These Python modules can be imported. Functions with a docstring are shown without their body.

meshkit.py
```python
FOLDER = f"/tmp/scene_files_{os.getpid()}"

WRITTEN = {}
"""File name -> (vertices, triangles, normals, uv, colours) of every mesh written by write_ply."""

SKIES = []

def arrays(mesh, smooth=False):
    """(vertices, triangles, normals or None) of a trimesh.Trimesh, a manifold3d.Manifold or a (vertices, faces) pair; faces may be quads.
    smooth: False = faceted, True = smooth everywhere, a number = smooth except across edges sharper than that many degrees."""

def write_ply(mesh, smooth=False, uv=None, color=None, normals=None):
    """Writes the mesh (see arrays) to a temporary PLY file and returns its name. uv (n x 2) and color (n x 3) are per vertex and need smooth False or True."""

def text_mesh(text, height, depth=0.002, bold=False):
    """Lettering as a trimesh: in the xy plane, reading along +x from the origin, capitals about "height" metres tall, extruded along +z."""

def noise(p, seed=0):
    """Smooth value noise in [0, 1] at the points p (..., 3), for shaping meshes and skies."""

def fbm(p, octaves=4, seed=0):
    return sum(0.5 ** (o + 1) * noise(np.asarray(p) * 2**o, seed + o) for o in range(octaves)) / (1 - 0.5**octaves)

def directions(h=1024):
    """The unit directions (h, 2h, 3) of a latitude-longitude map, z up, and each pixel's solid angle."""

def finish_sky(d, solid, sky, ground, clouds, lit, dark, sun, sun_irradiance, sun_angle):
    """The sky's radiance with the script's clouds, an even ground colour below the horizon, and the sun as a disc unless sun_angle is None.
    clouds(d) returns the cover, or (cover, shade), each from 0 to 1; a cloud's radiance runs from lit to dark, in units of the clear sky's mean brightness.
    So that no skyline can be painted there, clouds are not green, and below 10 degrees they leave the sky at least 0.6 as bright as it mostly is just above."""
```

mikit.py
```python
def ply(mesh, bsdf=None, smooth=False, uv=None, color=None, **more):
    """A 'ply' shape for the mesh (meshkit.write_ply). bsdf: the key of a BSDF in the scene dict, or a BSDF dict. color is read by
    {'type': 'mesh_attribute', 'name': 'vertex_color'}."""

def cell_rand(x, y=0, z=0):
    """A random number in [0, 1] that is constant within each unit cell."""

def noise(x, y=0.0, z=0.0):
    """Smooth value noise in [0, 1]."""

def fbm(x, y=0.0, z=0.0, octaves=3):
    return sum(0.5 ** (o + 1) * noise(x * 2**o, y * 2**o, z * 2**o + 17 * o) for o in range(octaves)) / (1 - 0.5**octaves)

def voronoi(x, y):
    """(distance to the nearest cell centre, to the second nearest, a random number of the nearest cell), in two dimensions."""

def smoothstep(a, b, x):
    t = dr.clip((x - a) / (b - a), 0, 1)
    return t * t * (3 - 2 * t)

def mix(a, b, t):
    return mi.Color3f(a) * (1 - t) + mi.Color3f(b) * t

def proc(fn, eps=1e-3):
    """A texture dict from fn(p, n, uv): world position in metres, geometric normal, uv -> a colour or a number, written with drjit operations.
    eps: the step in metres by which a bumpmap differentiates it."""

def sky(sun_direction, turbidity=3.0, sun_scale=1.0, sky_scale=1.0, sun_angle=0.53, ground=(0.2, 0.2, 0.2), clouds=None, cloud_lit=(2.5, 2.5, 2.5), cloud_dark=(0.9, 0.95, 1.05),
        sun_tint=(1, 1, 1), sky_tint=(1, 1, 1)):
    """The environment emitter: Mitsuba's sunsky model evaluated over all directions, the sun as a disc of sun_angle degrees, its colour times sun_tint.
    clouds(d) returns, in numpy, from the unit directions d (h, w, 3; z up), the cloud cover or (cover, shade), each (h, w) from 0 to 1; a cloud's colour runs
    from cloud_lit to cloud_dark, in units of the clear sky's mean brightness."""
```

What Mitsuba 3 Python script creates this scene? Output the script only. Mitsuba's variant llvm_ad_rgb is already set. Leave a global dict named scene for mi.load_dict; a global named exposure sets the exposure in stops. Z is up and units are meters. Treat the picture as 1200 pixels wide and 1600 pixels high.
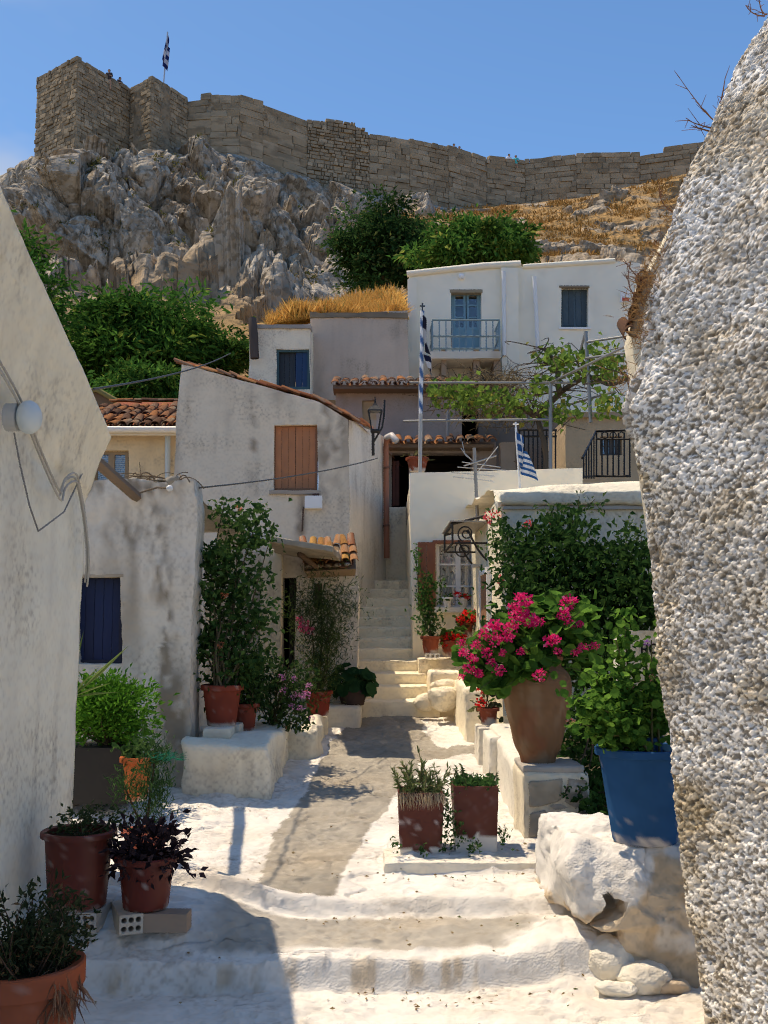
import math
import numpy as np, trimesh, mitsuba as mi, drjit as dr, mikit, meshkit
import manifold3d as m3
from manifold3d import Manifold, CrossSection
from scipy.spatial import cKDTree
from shapely.geometry import Polygon
import shapely

T = mi.ScalarTransform4f
# ------------------------------------------------------------------ camera, sky, exposure
EYE, PITCH, FOC = np.array([0.0, 0.0, 1.6]), math.radians(6.0), 1648.0
exposure = 1.8
SUN_EL, SUN_AZ = math.radians(66), math.radians(63)          # azimuth: to the left of straight ahead
SUN = [-math.cos(SUN_EL) * math.sin(SUN_AZ), math.cos(SUN_EL) * math.cos(SUN_AZ), math.sin(SUN_EL)]


def wisps(d):
    el = np.arcsin(np.clip(d[..., 2], -1, 1)); az = np.arctan2(d[..., 0], d[..., 1])
    p = np.stack([d[..., 0] * 5, d[..., 1] * 5, d[..., 2] * 11], -1)
    f = meshkit.fbm(p + 3.1, 5, 4)
    low = np.clip((0.62 - el) / 0.25, 0, 1) * np.clip((-0.27 - az) / 0.08, 0, 1) * np.clip((az + 2.4) / 0.5, 0, 1)
    return np.clip((f - 0.44) / 0.22, 0, 1) * low * 0.75


scene = {
    "type": "scene",
    "camera": {"type": "perspective", "fov": math.degrees(2 * math.atan(600 / FOC)), "fov_axis": "x", "near_clip": 0.05, "far_clip": 3000.0,
               "to_world": T().look_at(origin=EYE.tolist(), target=(EYE + [0, math.cos(PITCH), math.sin(PITCH)]).tolist(), up=[0, 0, 1])},
    "sky": mikit.sky(SUN, turbidity=3.2, sun_scale=1.0, sky_scale=1.12, sun_tint=(1.0, 0.98, 0.93), ground=(0.3, 0.28, 0.25), clouds=wisps, cloud_lit=(1.6, 1.6, 1.6), sky_tint=(0.78, 0.98, 1.13)),
}
labels = {}


# ------------------------------------------------------------------ helpers
def at(px, py, Y):
    """The point at distance Y where the photograph's pixel (px, py) looks."""
    u, v = (px - 600) / FOC, (800 - py) / FOC
    c, s = math.cos(PITCH), math.sin(PITCH)
    d = Y / (c - v * s)
    return np.array([u * d, Y, 1.6 + d * (s + v * c)])


USED = {}


def uniq(name):
    n = USED.get(name, 0)
    USED[name] = n + 1
    return name if n == 0 else f"{name}_{n:03d}"


def thing(name, label, cat, group=None):
    k = uniq(name)
    labels[k] = {"label": label, "category": cat}
    if group:
        labels[k]["group"] = group
    return k


def tri(mesh):
    if hasattr(mesh, "to_mesh"):
        me = mesh.to_mesh()
        return trimesh.Trimesh(np.array(me.vert_properties[:, :3], float), np.array(me.tri_verts), process=False)
    if isinstance(mesh, (tuple, list)):
        v, f = np.asarray(mesh[0], float), np.asarray(mesh[1], int)
        if f.shape[1] == 4:
            f = np.vstack([f[:, [0, 1, 2]], f[:, [0, 2, 3]]])
        return trimesh.Trimesh(v, f, process=False)
    return mesh


def fbm(p, o=3, seed=0):
    return meshkit.fbm(np.asarray(p, float) + 131.7, o, seed)


def dress(mesh, color, mat="matt", sm=30):
    m = tri(mesh)
    if sm is not False and sm is not True:
        m = trimesh.graph.smooth_shade(m, angle=math.radians(sm), facet_minarea=None)
        sm = True
    v = np.asarray(m.vertices)
    c = color(v) if callable(color) else np.asarray(color, float)
    c = np.broadcast_to(c, (len(v), 3))
    return mikit.ply(m, "mat_" + mat, smooth=sm, color=np.clip(c, 0.001, 1))


def part(parent, name, mesh, color, mat="matt", sm=30, label=None, kind=None):
    k = uniq(parent + "__" + name)
    scene[k] = mesh if isinstance(mesh, dict) else dress(mesh, color, mat, sm)
    if label or kind:
        labels[k] = {}
        if label:
            labels[k]["label"] = label
        if kind:
            labels[k]["kind"] = kind
    return k


def solo(name, label, cat, mesh, color, mat="matt", sm=30, group=None, kind=None):
    k = thing(name, label, cat, group)
    scene[k] = dress(mesh, color, mat, sm)
    if kind:
        labels[k]["kind"] = kind
    return k


def struct(name, mesh, color, mat="matt", sm=30, kind="structure", label=None, cat=None):
    k = uniq(name)
    scene[k] = dress(mesh, color, mat, sm)
    labels[k] = {"kind": kind}
    if label:
        labels[k]["label"] = label
    if cat:
        labels[k]["category"] = cat
    return k


def rough(mesh, amp=0.01, wl=0.4, seed=1, fine=0.0, fwl=0.06):
    m = tri(mesh).copy()
    v = np.asarray(m.vertices)
    d = np.stack([fbm(v / wl, 2, seed + 7 * i) - 0.5 for i in range(3)], -1) * 2 * amp
    if fine:
        d = d + np.stack([fbm(v / fwl, 2, seed + 40 + 7 * i) - 0.5 for i in range(3)], -1) * 2 * fine
    m.vertices = v + d
    return m


def refine(mesh, res):
    return tri(mesh.refine_to_length(res))


def soften(mesh, it=8):
    m = mesh.copy()
    trimesh.smoothing.filter_taubin(m, lamb=0.5, nu=0.52, iterations=it)
    return m


def box(lo, hi):
    lo, hi = np.minimum(lo, hi), np.maximum(lo, hi)
    return Manifold.cube((hi - lo).tolist()).translate(lo.tolist())


def softbox(lo, hi, res=0.05, it=6, amp=0.01, wl=0.35, seed=1, fine=0.0):
    return rough(soften(refine(box(lo, hi), res), it), amp, wl, seed, fine)


def joined(meshes):
    return trimesh.util.concatenate([tri(m) for m in meshes])


def front(poly, Y, depth, holes=(), res=0.12, amp=0.012, wl=0.5, seed=3, it=0, fine=0.0):
    """A wall facing the street: an outline (photograph pixels at distance Y) with openings, depth metres thick away from the viewer."""
    rings = [np.array([at(x, y, Y)[[0, 2]] for x, y in ring]) for ring in [poly, *holes]]
    m = CrossSection(rings, m3.FillRule.EvenOdd).extrude(depth)
    m = m.transform(np.array([[1, 0, 0, 0], [0, 0, -1, Y + depth], [0, 1, 0, 0]], float))
    m = refine(m, res)
    if it:
        m = soften(m, it)
    return rough(m, amp, wl, seed, fine)


def rect(x0, y0, x1, y1):
    return [(x0, y0), (x1, y0), (x1, y1), (x0, y1)]


def pbox(x0, y0, x1, y1, Y, d):
    """A box from the pixel rectangle at distance Y, d metres deep."""
    a, b = at(x0, y0, Y), at(x1, y1, Y)
    return box([a[0], Y, b[2]], [b[0], Y + d, a[2]])


def tube(points, radii, n=7):
    P = np.asarray(points, float)
    R = np.broadcast_to(np.asarray(radii, float), (len(P),))
    t = np.gradient(P, axis=0)
    t /= np.linalg.norm(t, axis=1, keepdims=True) + 1e-12
    ref = np.array([0.31, 0.17, 0.93]) if abs(t[0] @ [0.31, 0.17, 0.93]) < 0.9 else np.array([1.0, 0, 0])
    a = np.cross(t, ref); a /= np.linalg.norm(a, axis=1, keepdims=True) + 1e-12
    b = np.cross(t, a)
    th = np.arange(n) / n * 2 * np.pi
    v = P[:, None] + R[:, None, None] * (np.cos(th)[None, :, None] * a[:, None] + np.sin(th)[None, :, None] * b[:, None])
    f = []
    k = len(P)
    i, j = np.meshgrid(np.arange(k - 1), np.arange(n), indexing="ij")
    p00, p01, p10, p11 = i * n + j, i * n + (j + 1) % n, (i + 1) * n + j, (i + 1) * n + (j + 1) % n
    f = np.vstack([np.stack([p00, p01, p11], -1).reshape(-1, 3), np.stack([p00, p11, p10], -1).reshape(-1, 3)])
    v = np.vstack([v.reshape(-1, 3), P[:1], P[-1:]])
    e = np.arange(n)
    f = np.vstack([f, np.stack([np.full(n, k * n), (e + 1) % n, e], 1), np.stack([np.full(n, k * n + 1), (k - 1) * n + e, (k - 1) * n + (e + 1) % n], 1)])
    return trimesh.Trimesh(v, f, process=False)


def curve(a, b, sag=0.0, n=10, bend=(0, 0, 0)):
    a, b = np.asarray(a, float), np.asarray(b, float)
    t = np.linspace(0, 1, n)[:, None]
    return a + (b - a) * t + (np.array([0, 0, -sag]) + np.asarray(bend)) * (4 * t * (1 - t))


def loft(rows, closed=False, flip=False):
    """Quads between rows of points (k, n, 3)."""
    V = np.asarray(rows, float)
    k, n = V.shape[:2]
    i, j = np.meshgrid(np.arange(k - 1), np.arange(n if closed else n - 1), indexing="ij")
    jn = (j + 1) % n
    q = np.stack([i * n + j, i * n + jn, (i + 1) * n + jn, (i + 1) * n + j], -1).reshape(-1, 4)
    return tri((V.reshape(-1, 3), q[:, ::-1] if flip else q))


# colour functions: base tints with grain, blotches, streaks and dirt of their own
def tint(base, var=0.12, wl=0.3, seed=1, to=None, amount=0.0, twl=0.6, o=3):
    base = np.asarray(base, float)

    def fn(v):
        g = 1 + (fbm(v / wl, o, seed) - 0.5)[:, None] * 2 * var
        c = base * g
        if to is not None:
            w = np.clip((fbm(v / twl, 4, seed + 21) - 0.62 + amount) / 0.16, 0, 1)[:, None]
            c = c * (1 - w) + np.asarray(to) * w * g
        return c
    return fn


def plaster(base=(0.72, 0.7, 0.66), stain=(0.3, 0.26, 0.2), amount=0.35, streak=0.4, seed=1, wl=0.5, grime=None):
    """Old limewash: blotches, vertical runs and bare patches. grime: a list of (x, y, z, radius, strength) soot or damp marks."""
    base, stain = np.asarray(base, float), np.asarray(stain, float)
    if base[2] > 0.8 * base[0]:
        base = base * [1.1, 1.03, 0.85]

    def fn(v):
        a = fbm(v / wl, 4, seed)
        s = fbm(v / np.array([0.16, 0.16, 1.5]), 3, seed + 5)
        f = fbm(v / 0.045, 2, seed + 9)
        w = np.clip((a - 0.5) / 0.3 * amount + (s - 0.52) / 0.25 * streak, 0, 0.9) + np.clip(f - 0.72, 0, 1) * 0.9
        for gx, gy, gz, r, k in grime or ():
            q = (v - [gx, gy, gz]) / (np.array([r, r, r]) if np.isscalar(r) else np.asarray(r))
            w = w + k * np.exp(-(q ** 2).sum(1)) * np.clip((fbm(v / np.array([.05, .05, .16]), 4, seed + 2) - 0.42) * 5, 0, 1.2)
        w = np.clip(w, 0, 0.95)[:, None]
        g = (1 + (fbm(v / 0.12, 3, seed + 13) - 0.5) * 0.14)[:, None]
        return (base * (1 - w) + stain * w) * g
    return fn


# ------------------------------------------------------------------ materials (colour comes from each mesh)
VC = {"type": "mesh_attribute", "name": "vertex_color"}


def mat(name, d):
    scene["mat_" + name] = d


def prin(rough_=0.9, **k):
    return {"type": "principled", "base_color": VC, "roughness": rough_, "specular": 0.25, **k}


def grain_height(p, n, uv):
    return 0.006 * mikit.fbm(p.x * 22, p.y * 22, p.z * 22, 3) + 0.0025 * mikit.noise(p.x * 160, p.y * 160, p.z * 160)


def coarse_height(p, n, uv):
    return 0.25 * mikit.fbm(p.x * 1.3, p.y * 1.3, p.z * 1.3, 4)


def grime_weight(p, n, uv):
    """Pits, specks and rain streaks of dirt in old limewash."""
    st = mikit.fbm(p.x * 11, p.y * 11, p.z * 0.9, 3)
    sp = mikit.fbm(p.x * 48, p.y * 48, p.z * 34, 2)
    br = mikit.fbm(p.x * 2.3, p.y * 2.3, p.z * 2.3, 3)
    k = mikit.smoothstep(0.4, 0.7, br)
    return dr.clip(mikit.smoothstep(0.35, 0.95, sp) * (0.12 + 0.34 * k) + mikit.smoothstep(0.45, 0.8, st) * (0.08 + 0.26 * k) + 0.05 * k, 0, 0.8)


def fissure_weight(p, n, uv):
    a = mikit.fbm(p.x * 0.9, p.y * 0.9, p.z * 0.45, 4)
    b = mikit.fbm(p.x * 3.5, p.y * 3.5, p.z * 3.0, 3)
    return dr.clip(mikit.smoothstep(0.5, 0.66, b) * 0.55 + mikit.smoothstep(0.06, 0.0, dr.abs(a - 0.5)) * 0.5, 0, 0.85)


def mixed(weight, other):
    return {"type": "blendbsdf", "weight": mikit.proc(weight), "a": {"type": "diffuse", "reflectance": VC}, "b": {"type": "diffuse", "reflectance": {"type": "rgb", "value": other}}}


mat("matt", {"type": "twosided", "bsdf": {"type": "diffuse", "reflectance": VC}})
mat("plaster", {"type": "twosided", "bsdf": {"type": "bumpmap", "texture": mikit.proc(grain_height, 2e-3), "scale": 1.6, "bsdf": mixed(grime_weight, (0.26, 0.215, 0.155))}})
mat("wash", {"type": "twosided", "bsdf": {"type": "bumpmap", "texture": mikit.proc(grain_height, 2e-3), "scale": 1.6, "bsdf": {"type": "diffuse", "reflectance": VC}}})
def stone_weight(p, n, uv):
    return dr.clip(mikit.smoothstep(0.4, 0.75, mikit.fbm(p.x * 1.1, p.y * 1.1, p.z * 2.2, 4)) * 0.6, 0, 0.8)


mat("stone", {"type": "twosided", "bsdf": mixed(stone_weight, (0.17, 0.135, 0.09))})
mat("rock", {"type": "twosided", "bsdf": {"type": "bumpmap", "texture": mikit.proc(coarse_height, 3e-2), "scale": 1.6, "bsdf": mixed(fissure_weight, (0.15, 0.12, 0.08))}})
mat("satin", {"type": "twosided", "bsdf": prin(0.45)})
mat("metal", {"type": "twosided", "bsdf": prin(0.45, metallic=0.5)})
mat("leaf", {"type": "principledthin", "base_color": VC, "roughness": 0.5, "diff_trans": 0.7, "spec_trans": 0.0, "eta": 1.35})
mat("petal", {"type": "principledthin", "base_color": VC, "roughness": 0.8, "diff_trans": 0.8, "spec_trans": 0.0, "eta": 1.2})
mat("cloth", {"type": "principledthin", "base_color": VC, "roughness": 0.9, "diff_trans": 0.6, "spec_trans": 0.0, "eta": 1.2})
mat("glass", {"type": "thindielectric", "int_ior": 1.5})


# ------------------------------------------------------------------ plants
def unit(v):
    return v / (np.linalg.norm(v, axis=-1, keepdims=True) + 1e-9)


def leaves(P, D, size, width=0.45, rng=None, cols=((0.05, 0.1, 0.03), (0.1, 0.16, 0.04)), fold=0.25, droop=0.3):
    """One folded four-sided leaf per base point P along D."""
    n = len(P)
    rng = rng or np.random.default_rng(1)
    D = unit(np.asarray(D, float))
    N = unit(np.cross(D, rng.normal(size=(n, 3))) + 0.0)
    N = np.where(N[:, 2:] < 0, -N, N)
    S = np.cross(D, N)
    L = (np.asarray(size) * rng.uniform(0.65, 1.25, n))[:, None]
    W = L * width
    mid = P + D * L * 0.45
    v = np.stack([P, mid + S * W * 0.5 + N * W * fold, P + D * L - N * L * droop * 0.3, mid - S * W * 0.5 + N * W * fold], 1).reshape(-1, 3)
    b = np.arange(n) * 4
    f = np.vstack([np.stack([b, b + 1, b + 2], 1), np.stack([b, b + 2, b + 3], 1)])
    t = rng.random((n, 1)) ** 1.3
    c = np.asarray(cols[0]) * (1 - t) + np.asarray(cols[1]) * t
    if len(cols) > 2:
        pick = rng.random(n) < 0.08
        c[pick] = cols[2]
    return trimesh.Trimesh(v, f, process=False), np.repeat(c, 4, 0)


def rounds(P, Nn, r, rng, cols, k=7):
    """Round scalloped leaves (a dished fan each)."""
    n = len(P)
    Nn = unit(np.asarray(Nn, float))
    A = unit(np.cross(Nn, rng.normal(size=(n, 3))))
    B = np.cross(Nn, A)
    R = (np.asarray(r) * rng.uniform(0.6, 1.2, n))[:, None]
    ring = []
    for j in range(k):
        th = 2 * np.pi * j / k + rng.uniform(-0.15, 0.15, (n, 1))
        ring.append(P + R * (np.cos(th) * A + np.sin(th) * B) * rng.uniform(0.85, 1.1, (n, 1)) + Nn * R * rng.uniform(0.05, 0.4, (n, 1)))
    v = np.stack([P, *ring], 1).reshape(-1, 3)
    b = np.arange(n) * (k + 1)
    f = np.vstack([np.stack([b, b + 1 + j, b + 1 + (j + 1) % k], 1) for j in range(k)])
    t = rng.random((n, 1))
    c = np.asarray(cols[0]) * (1 - t) + np.asarray(cols[1]) * t
    return trimesh.Trimesh(v, f, process=False), np.repeat(c, k + 1, 0)


def leafpart(parent, mesh_cols, name="foliage", mat_="leaf", kind="stuff", label=None):
    m, c = mesh_cols
    k = uniq(parent + "__" + name)
    scene[k] = mikit.ply(m, "mat_" + mat_, smooth=False, color=np.clip(c, 0.001, 1))
    if kind:
        labels[k] = {"kind": kind}
    if label:
        labels.setdefault(k, {})["label"] = label
    return k


def inball(rng, n, hollow=0.0):
    d = unit(rng.normal(size=(n, 3)))
    return d * (hollow + (1 - hollow) * rng.random((n, 1)) ** (1 / 2.4))


GREEN = ((0.035, 0.085, 0.022), (0.09, 0.17, 0.035))
DARK = ((0.026, 0.068, 0.022), (0.075, 0.14, 0.04))
LIGHT = ((0.07, 0.15, 0.03), (0.17, 0.27, 0.05))


def bush(parent, base, center, radii, clumps=14, per=60, size=0.05, width=0.5, cols=GREEN, seed=1, spread=0.3, stem_r=0.006, stem_col=(0.13, 0.1, 0.06), up=0.5, stems=True, round_=False, hollow=0.2, droop=0.3):
    rng = np.random.default_rng(seed)
    base, center, radii = (np.asarray(x, float) for x in (base, center, radii))
    C = center + inball(rng, clumps, hollow) * radii
    P = np.repeat(C, per, 0) + rng.normal(size=(clumps * per, 3)) * radii * spread
    D = unit(P - base) * up + rng.normal(size=P.shape) * 0.55 + unit(P - np.repeat(C, per, 0)) * 0.6
    if round_:
        leafpart(parent, rounds(P, D + [0, -0.2, 0.8], size * 0.5, rng, cols))
    else:
        leafpart(parent, leaves(P, D, size, width, rng, cols, droop=droop))
    if stems:
        ms = []
        for c in C:
            b0 = base + rng.normal(size=3) * [0.25, 0.25, 0] * radii * 0.4
            ms.append(tube(curve(b0, c, 0, 7, rng.normal(size=3) * 0.12 * np.linalg.norm(c - b0)), np.linspace(stem_r, stem_r * 0.45, 7), 5))
        part(parent, "stems", joined(ms), stem_col, "matt", True, kind="stuff")
    return C


def flowers(parent, C, r, rng, cols, n=26, name="flower_head"):
    for c in C:
        n2 = int(n * 2.2)
        d = unit(rng.normal(size=(n2, 3)) + [0, -0.2, 0.2])
        rr = r * rng.uniform(0.75, 1.2)
        m, k = leaves(c + d * rr * rng.uniform(0.35, 1.0, (n2, 1)) * [1, 1, 0.8], d + rng.normal(size=d.shape) * 0.8, rr * 0.42, 0.95, rng, cols, fold=0.15)
        leafpart(parent, (m, k), name, "petal", None)


def pot_mesh(base, rb, rt, h, rim=0.05, th=0.015, n=36):
    b = np.asarray(base, float)
    rr = rt + th * 1.0
    prof = [(0, 0), (rb * 0.96, 0), (rb, 0.01), (rt - 0.006, h - rim), (rr, h - rim + 0.004), (rr, h - 0.006), (rr - 0.006, h), (rt - th, h - 0.003), (rt - th * 1.3, h - 0.06), (0, h - 0.06)]
    q = np.array(prof, float)
    q = np.vstack([np.linspace(q[i], q[i + 1], max(1, int(np.hypot(*(q[i + 1] - q[i])) / 0.02)) + 1)[:-1] for i in range(len(q) - 1)] + [q[-1:]])
    q[0, 0] = q[-1, 0] = 0
    m = trimesh.creation.revolve(q, sections=n)
    m.apply_translation(b)
    return m


TERRA = (0.24, 0.07, 0.04)
SOIL = (0.06, 0.045, 0.03)


def limed(base=TERRA, z0=0.0, h=0.06, seed=1, var=0.2):
    """Clay or plastic with splashes of lime round the foot."""
    def fn(v):
        c = np.asarray(base) * (1 + (fbm(v / 0.09, 3, seed) - 0.5) * 2 * var)[:, None]
        w = np.clip((z0 + h - v[:, 2]) / 0.03 + (fbm(v / 0.05, 3, seed + 3) - 0.5) * 5, 0, 1) * (v[:, 2] < z0 + h * 2.2)
        w = np.maximum(w, np.clip(fbm(v / 0.03, 3, seed + 8) - 0.68, 0, 1) * 3)[:, None] * 0.85
        return c * (1 - w) + np.array([0.55, 0.5, 0.44]) * w
    return fn


def pot(parent, base, rb, rt, h, col=TERRA, rim=0.05, seed=1, lime=0.05, name="pot", mat_="matt"):
    part(parent, name, pot_mesh(base, rb, rt, h, rim), limed(col, base[2], lime, seed) if lime else tint(col, 0.2, 0.1, seed), mat_, 40)
    s = rough(trimesh.creation.cylinder(rt - 0.016, 0.02, sections=20).subdivide(), 0.008, 0.03, seed)
    s.apply_translation(np.asarray(base) + [0, 0, h - 0.045])
    part(parent, "soil", s, SOIL, "matt", False)
    return np.asarray(base) + [0, 0, h - 0.04]


def tree(name, label, base, center, radii, clumps, per, size, cols, seed, group=None, trunk_r=0.18, spread=0.2, hollow=0.45, width=0.42, cat="tree"):
    t = thing(name, label, cat, group)
    rng = np.random.default_rng(seed)
    base, center, radii = (np.asarray(x, float) for x in (base, center, radii))
    C = center + inball(rng, clumps, hollow) * radii * rng.uniform(0.6, 1.28, (clumps, 1))
    sp = radii.mean() * spread
    P = np.repeat(C, per, 0) + rng.normal(size=(clumps * per, 3)) * sp * np.repeat(rng.uniform(0.45, 1.35, clumps), per)[:, None] * [1, 1, 0.5]
    D = rng.normal(size=P.shape) * 0.6 + unit(P - np.repeat(C, per, 0)) + [0, 0, -0.15]
    cols = (*cols, tuple(np.array(cols[1]) * [2.0, 1.25, 1.3]))
    m, c = leaves(P, D, size, width, rng, cols)
    c = c * np.repeat(np.repeat(rng.uniform(0.4, 1.3, clumps), per), 4)[:, None]
    leafpart(t, (m, c), "crown")
    top = center - [0, 0, radii[2] * 0.35]
    trunk = [tube(curve(base, top, 0, 9, rng.normal(size=3) * 0.2), np.linspace(trunk_r, trunk_r * 0.5, 9), 9)]
    part(t, "trunk", trunk[0], tint((0.17, 0.13, 0.095), 0.3, 0.2, seed), "matt", True)
    limbs = []
    for c in C[rng.permutation(clumps)[: max(6, clumps // 2)]]:
        s = base + (top - base) * rng.uniform(0.55, 1.0)
        limbs.append(tube(curve(s, c, 0, 7, [0, 0, 0.1 * radii[2]]), np.linspace(trunk_r * 0.32, trunk_r * 0.05, 7), 5))
    part(t, "limbs", joined(limbs), (0.15, 0.12, 0.09), "matt", True, kind="stuff")
    return t


# ------------------------------------------------------------------ the setting: ground, lane, hill
def S(a, b, x):
    t = np.clip((np.asarray(x, float) - a) / (b - a), 0, 1)
    return t * t * (3 - 2 * t)


WHITE, CONC = np.array([0.75, 0.725, 0.67]), np.array([0.34, 0.315, 0.265])


def riser1(x):
    return 4.82 + 0.025 * np.sin(x * 1.9) + 0.05 * x


def riser2(x):
    return 5.40 + 0.10 * np.clip(np.abs(x - 0.1) - 0.5, 0, 2) ** 2 + 0.03 * np.sin(x * 3 + 1)


def lane_z(x, y, fine=False):
    x, y = np.asarray(x, float), np.asarray(y, float)
    p = np.stack([x, y, 0 * x], -1)
    n = fbm(p / 0.5, 3, 5) - 0.5
    r1, r2 = riser1(x) + n * 0.05, riser2(x) + n * 0.06
    z = 0.125 * S(-0.03, 0.03, y - r1) + 0.035 * S(0, 0.5, y - r1) + 0.075 * S(-0.03, 0.05, y - r2)
    z = z + 0.053 * np.clip(y - 5.5, 0, 20)
    z = z + 0.14 * S(-0.35, -1.0, x) * S(4.8, 5.15, y) * S(5.9, 5.4, y)
    z = z + 0.10 * np.exp(-((x - 0.86) / 0.17) ** 2 - ((y - 5.05) / 0.2) ** 2)
    z = z + 0.05 * S(-0.72, -1.35, x) * S(6.6, 7.8, y) * S(13, 12, y)
    z = z + 0.05 * S(0.0, 0.06, x) * S(1.1, 1.0, x) * S(5.84, 5.9, y + 0.06 * n) * S(6.75, 6.6, y)
    if fine:
        z = z + n * 0.045 + (fbm(p / 0.13, 4, 8) - 0.5) * 0.042 + (fbm(p / 0.045, 2, 28) - 0.5) * 0.012
        crack = np.abs(fbm(p / np.array([0.9, 0.5, 1]), 3, 77) - 0.5)
        z = z + 0.013 * S(0.49, 0.52, fbm(p / np.array([0.22, 0.1, 1]), 4, 55)) * S(0.4, 0.5, fbm(p / 0.5, 2, 56)) - 0.008 * S(0.53, 0.555, fbm(p / 0.16, 4, 57))
        z = z - 0.02 * S(0.010, 0.0, crack) * S(0.5, 0.62, fbm(p / 0.7, 2, 31))
    return z


def ground_at(px, py):
    lo, hi = 3.0, 13.0
    for _ in range(40):
        m = (lo + hi) / 2
        q = at(px, py, m)
        lo, hi = (m, hi) if q[2] > lane_z(q[0], m) else (lo, m)
    q = at(px, py, lo)
    return q


GREY = [(400, 1400), (418, 1340), (436, 1290), (470, 1248), (492, 1210), (503, 1180), (530, 1145), (562, 1121), (600, 1118), (662, 1119), (658, 1140), (672, 1160), (700, 1168), (775, 1166), (770, 1178), (690, 1184), (655, 1196), (622, 1240), (596, 1275), (566, 1310), (540, 1350), (530, 1400)]
GREYP = Polygon([tuple(ground_at(*q)[:2]) for q in GREY]).buffer(0)
xs = np.linspace(-2.7, 2.6, 400)
ys = np.concatenate([np.linspace(-3, 3.4, 24)[:-1], np.linspace(3.4, 7.2, 330)[:-1], np.linspace(7.2, 12.3, 200)])
GX, GY = np.meshgrid(xs, ys)
GZ = lane_z(GX, GY, True)


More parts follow.
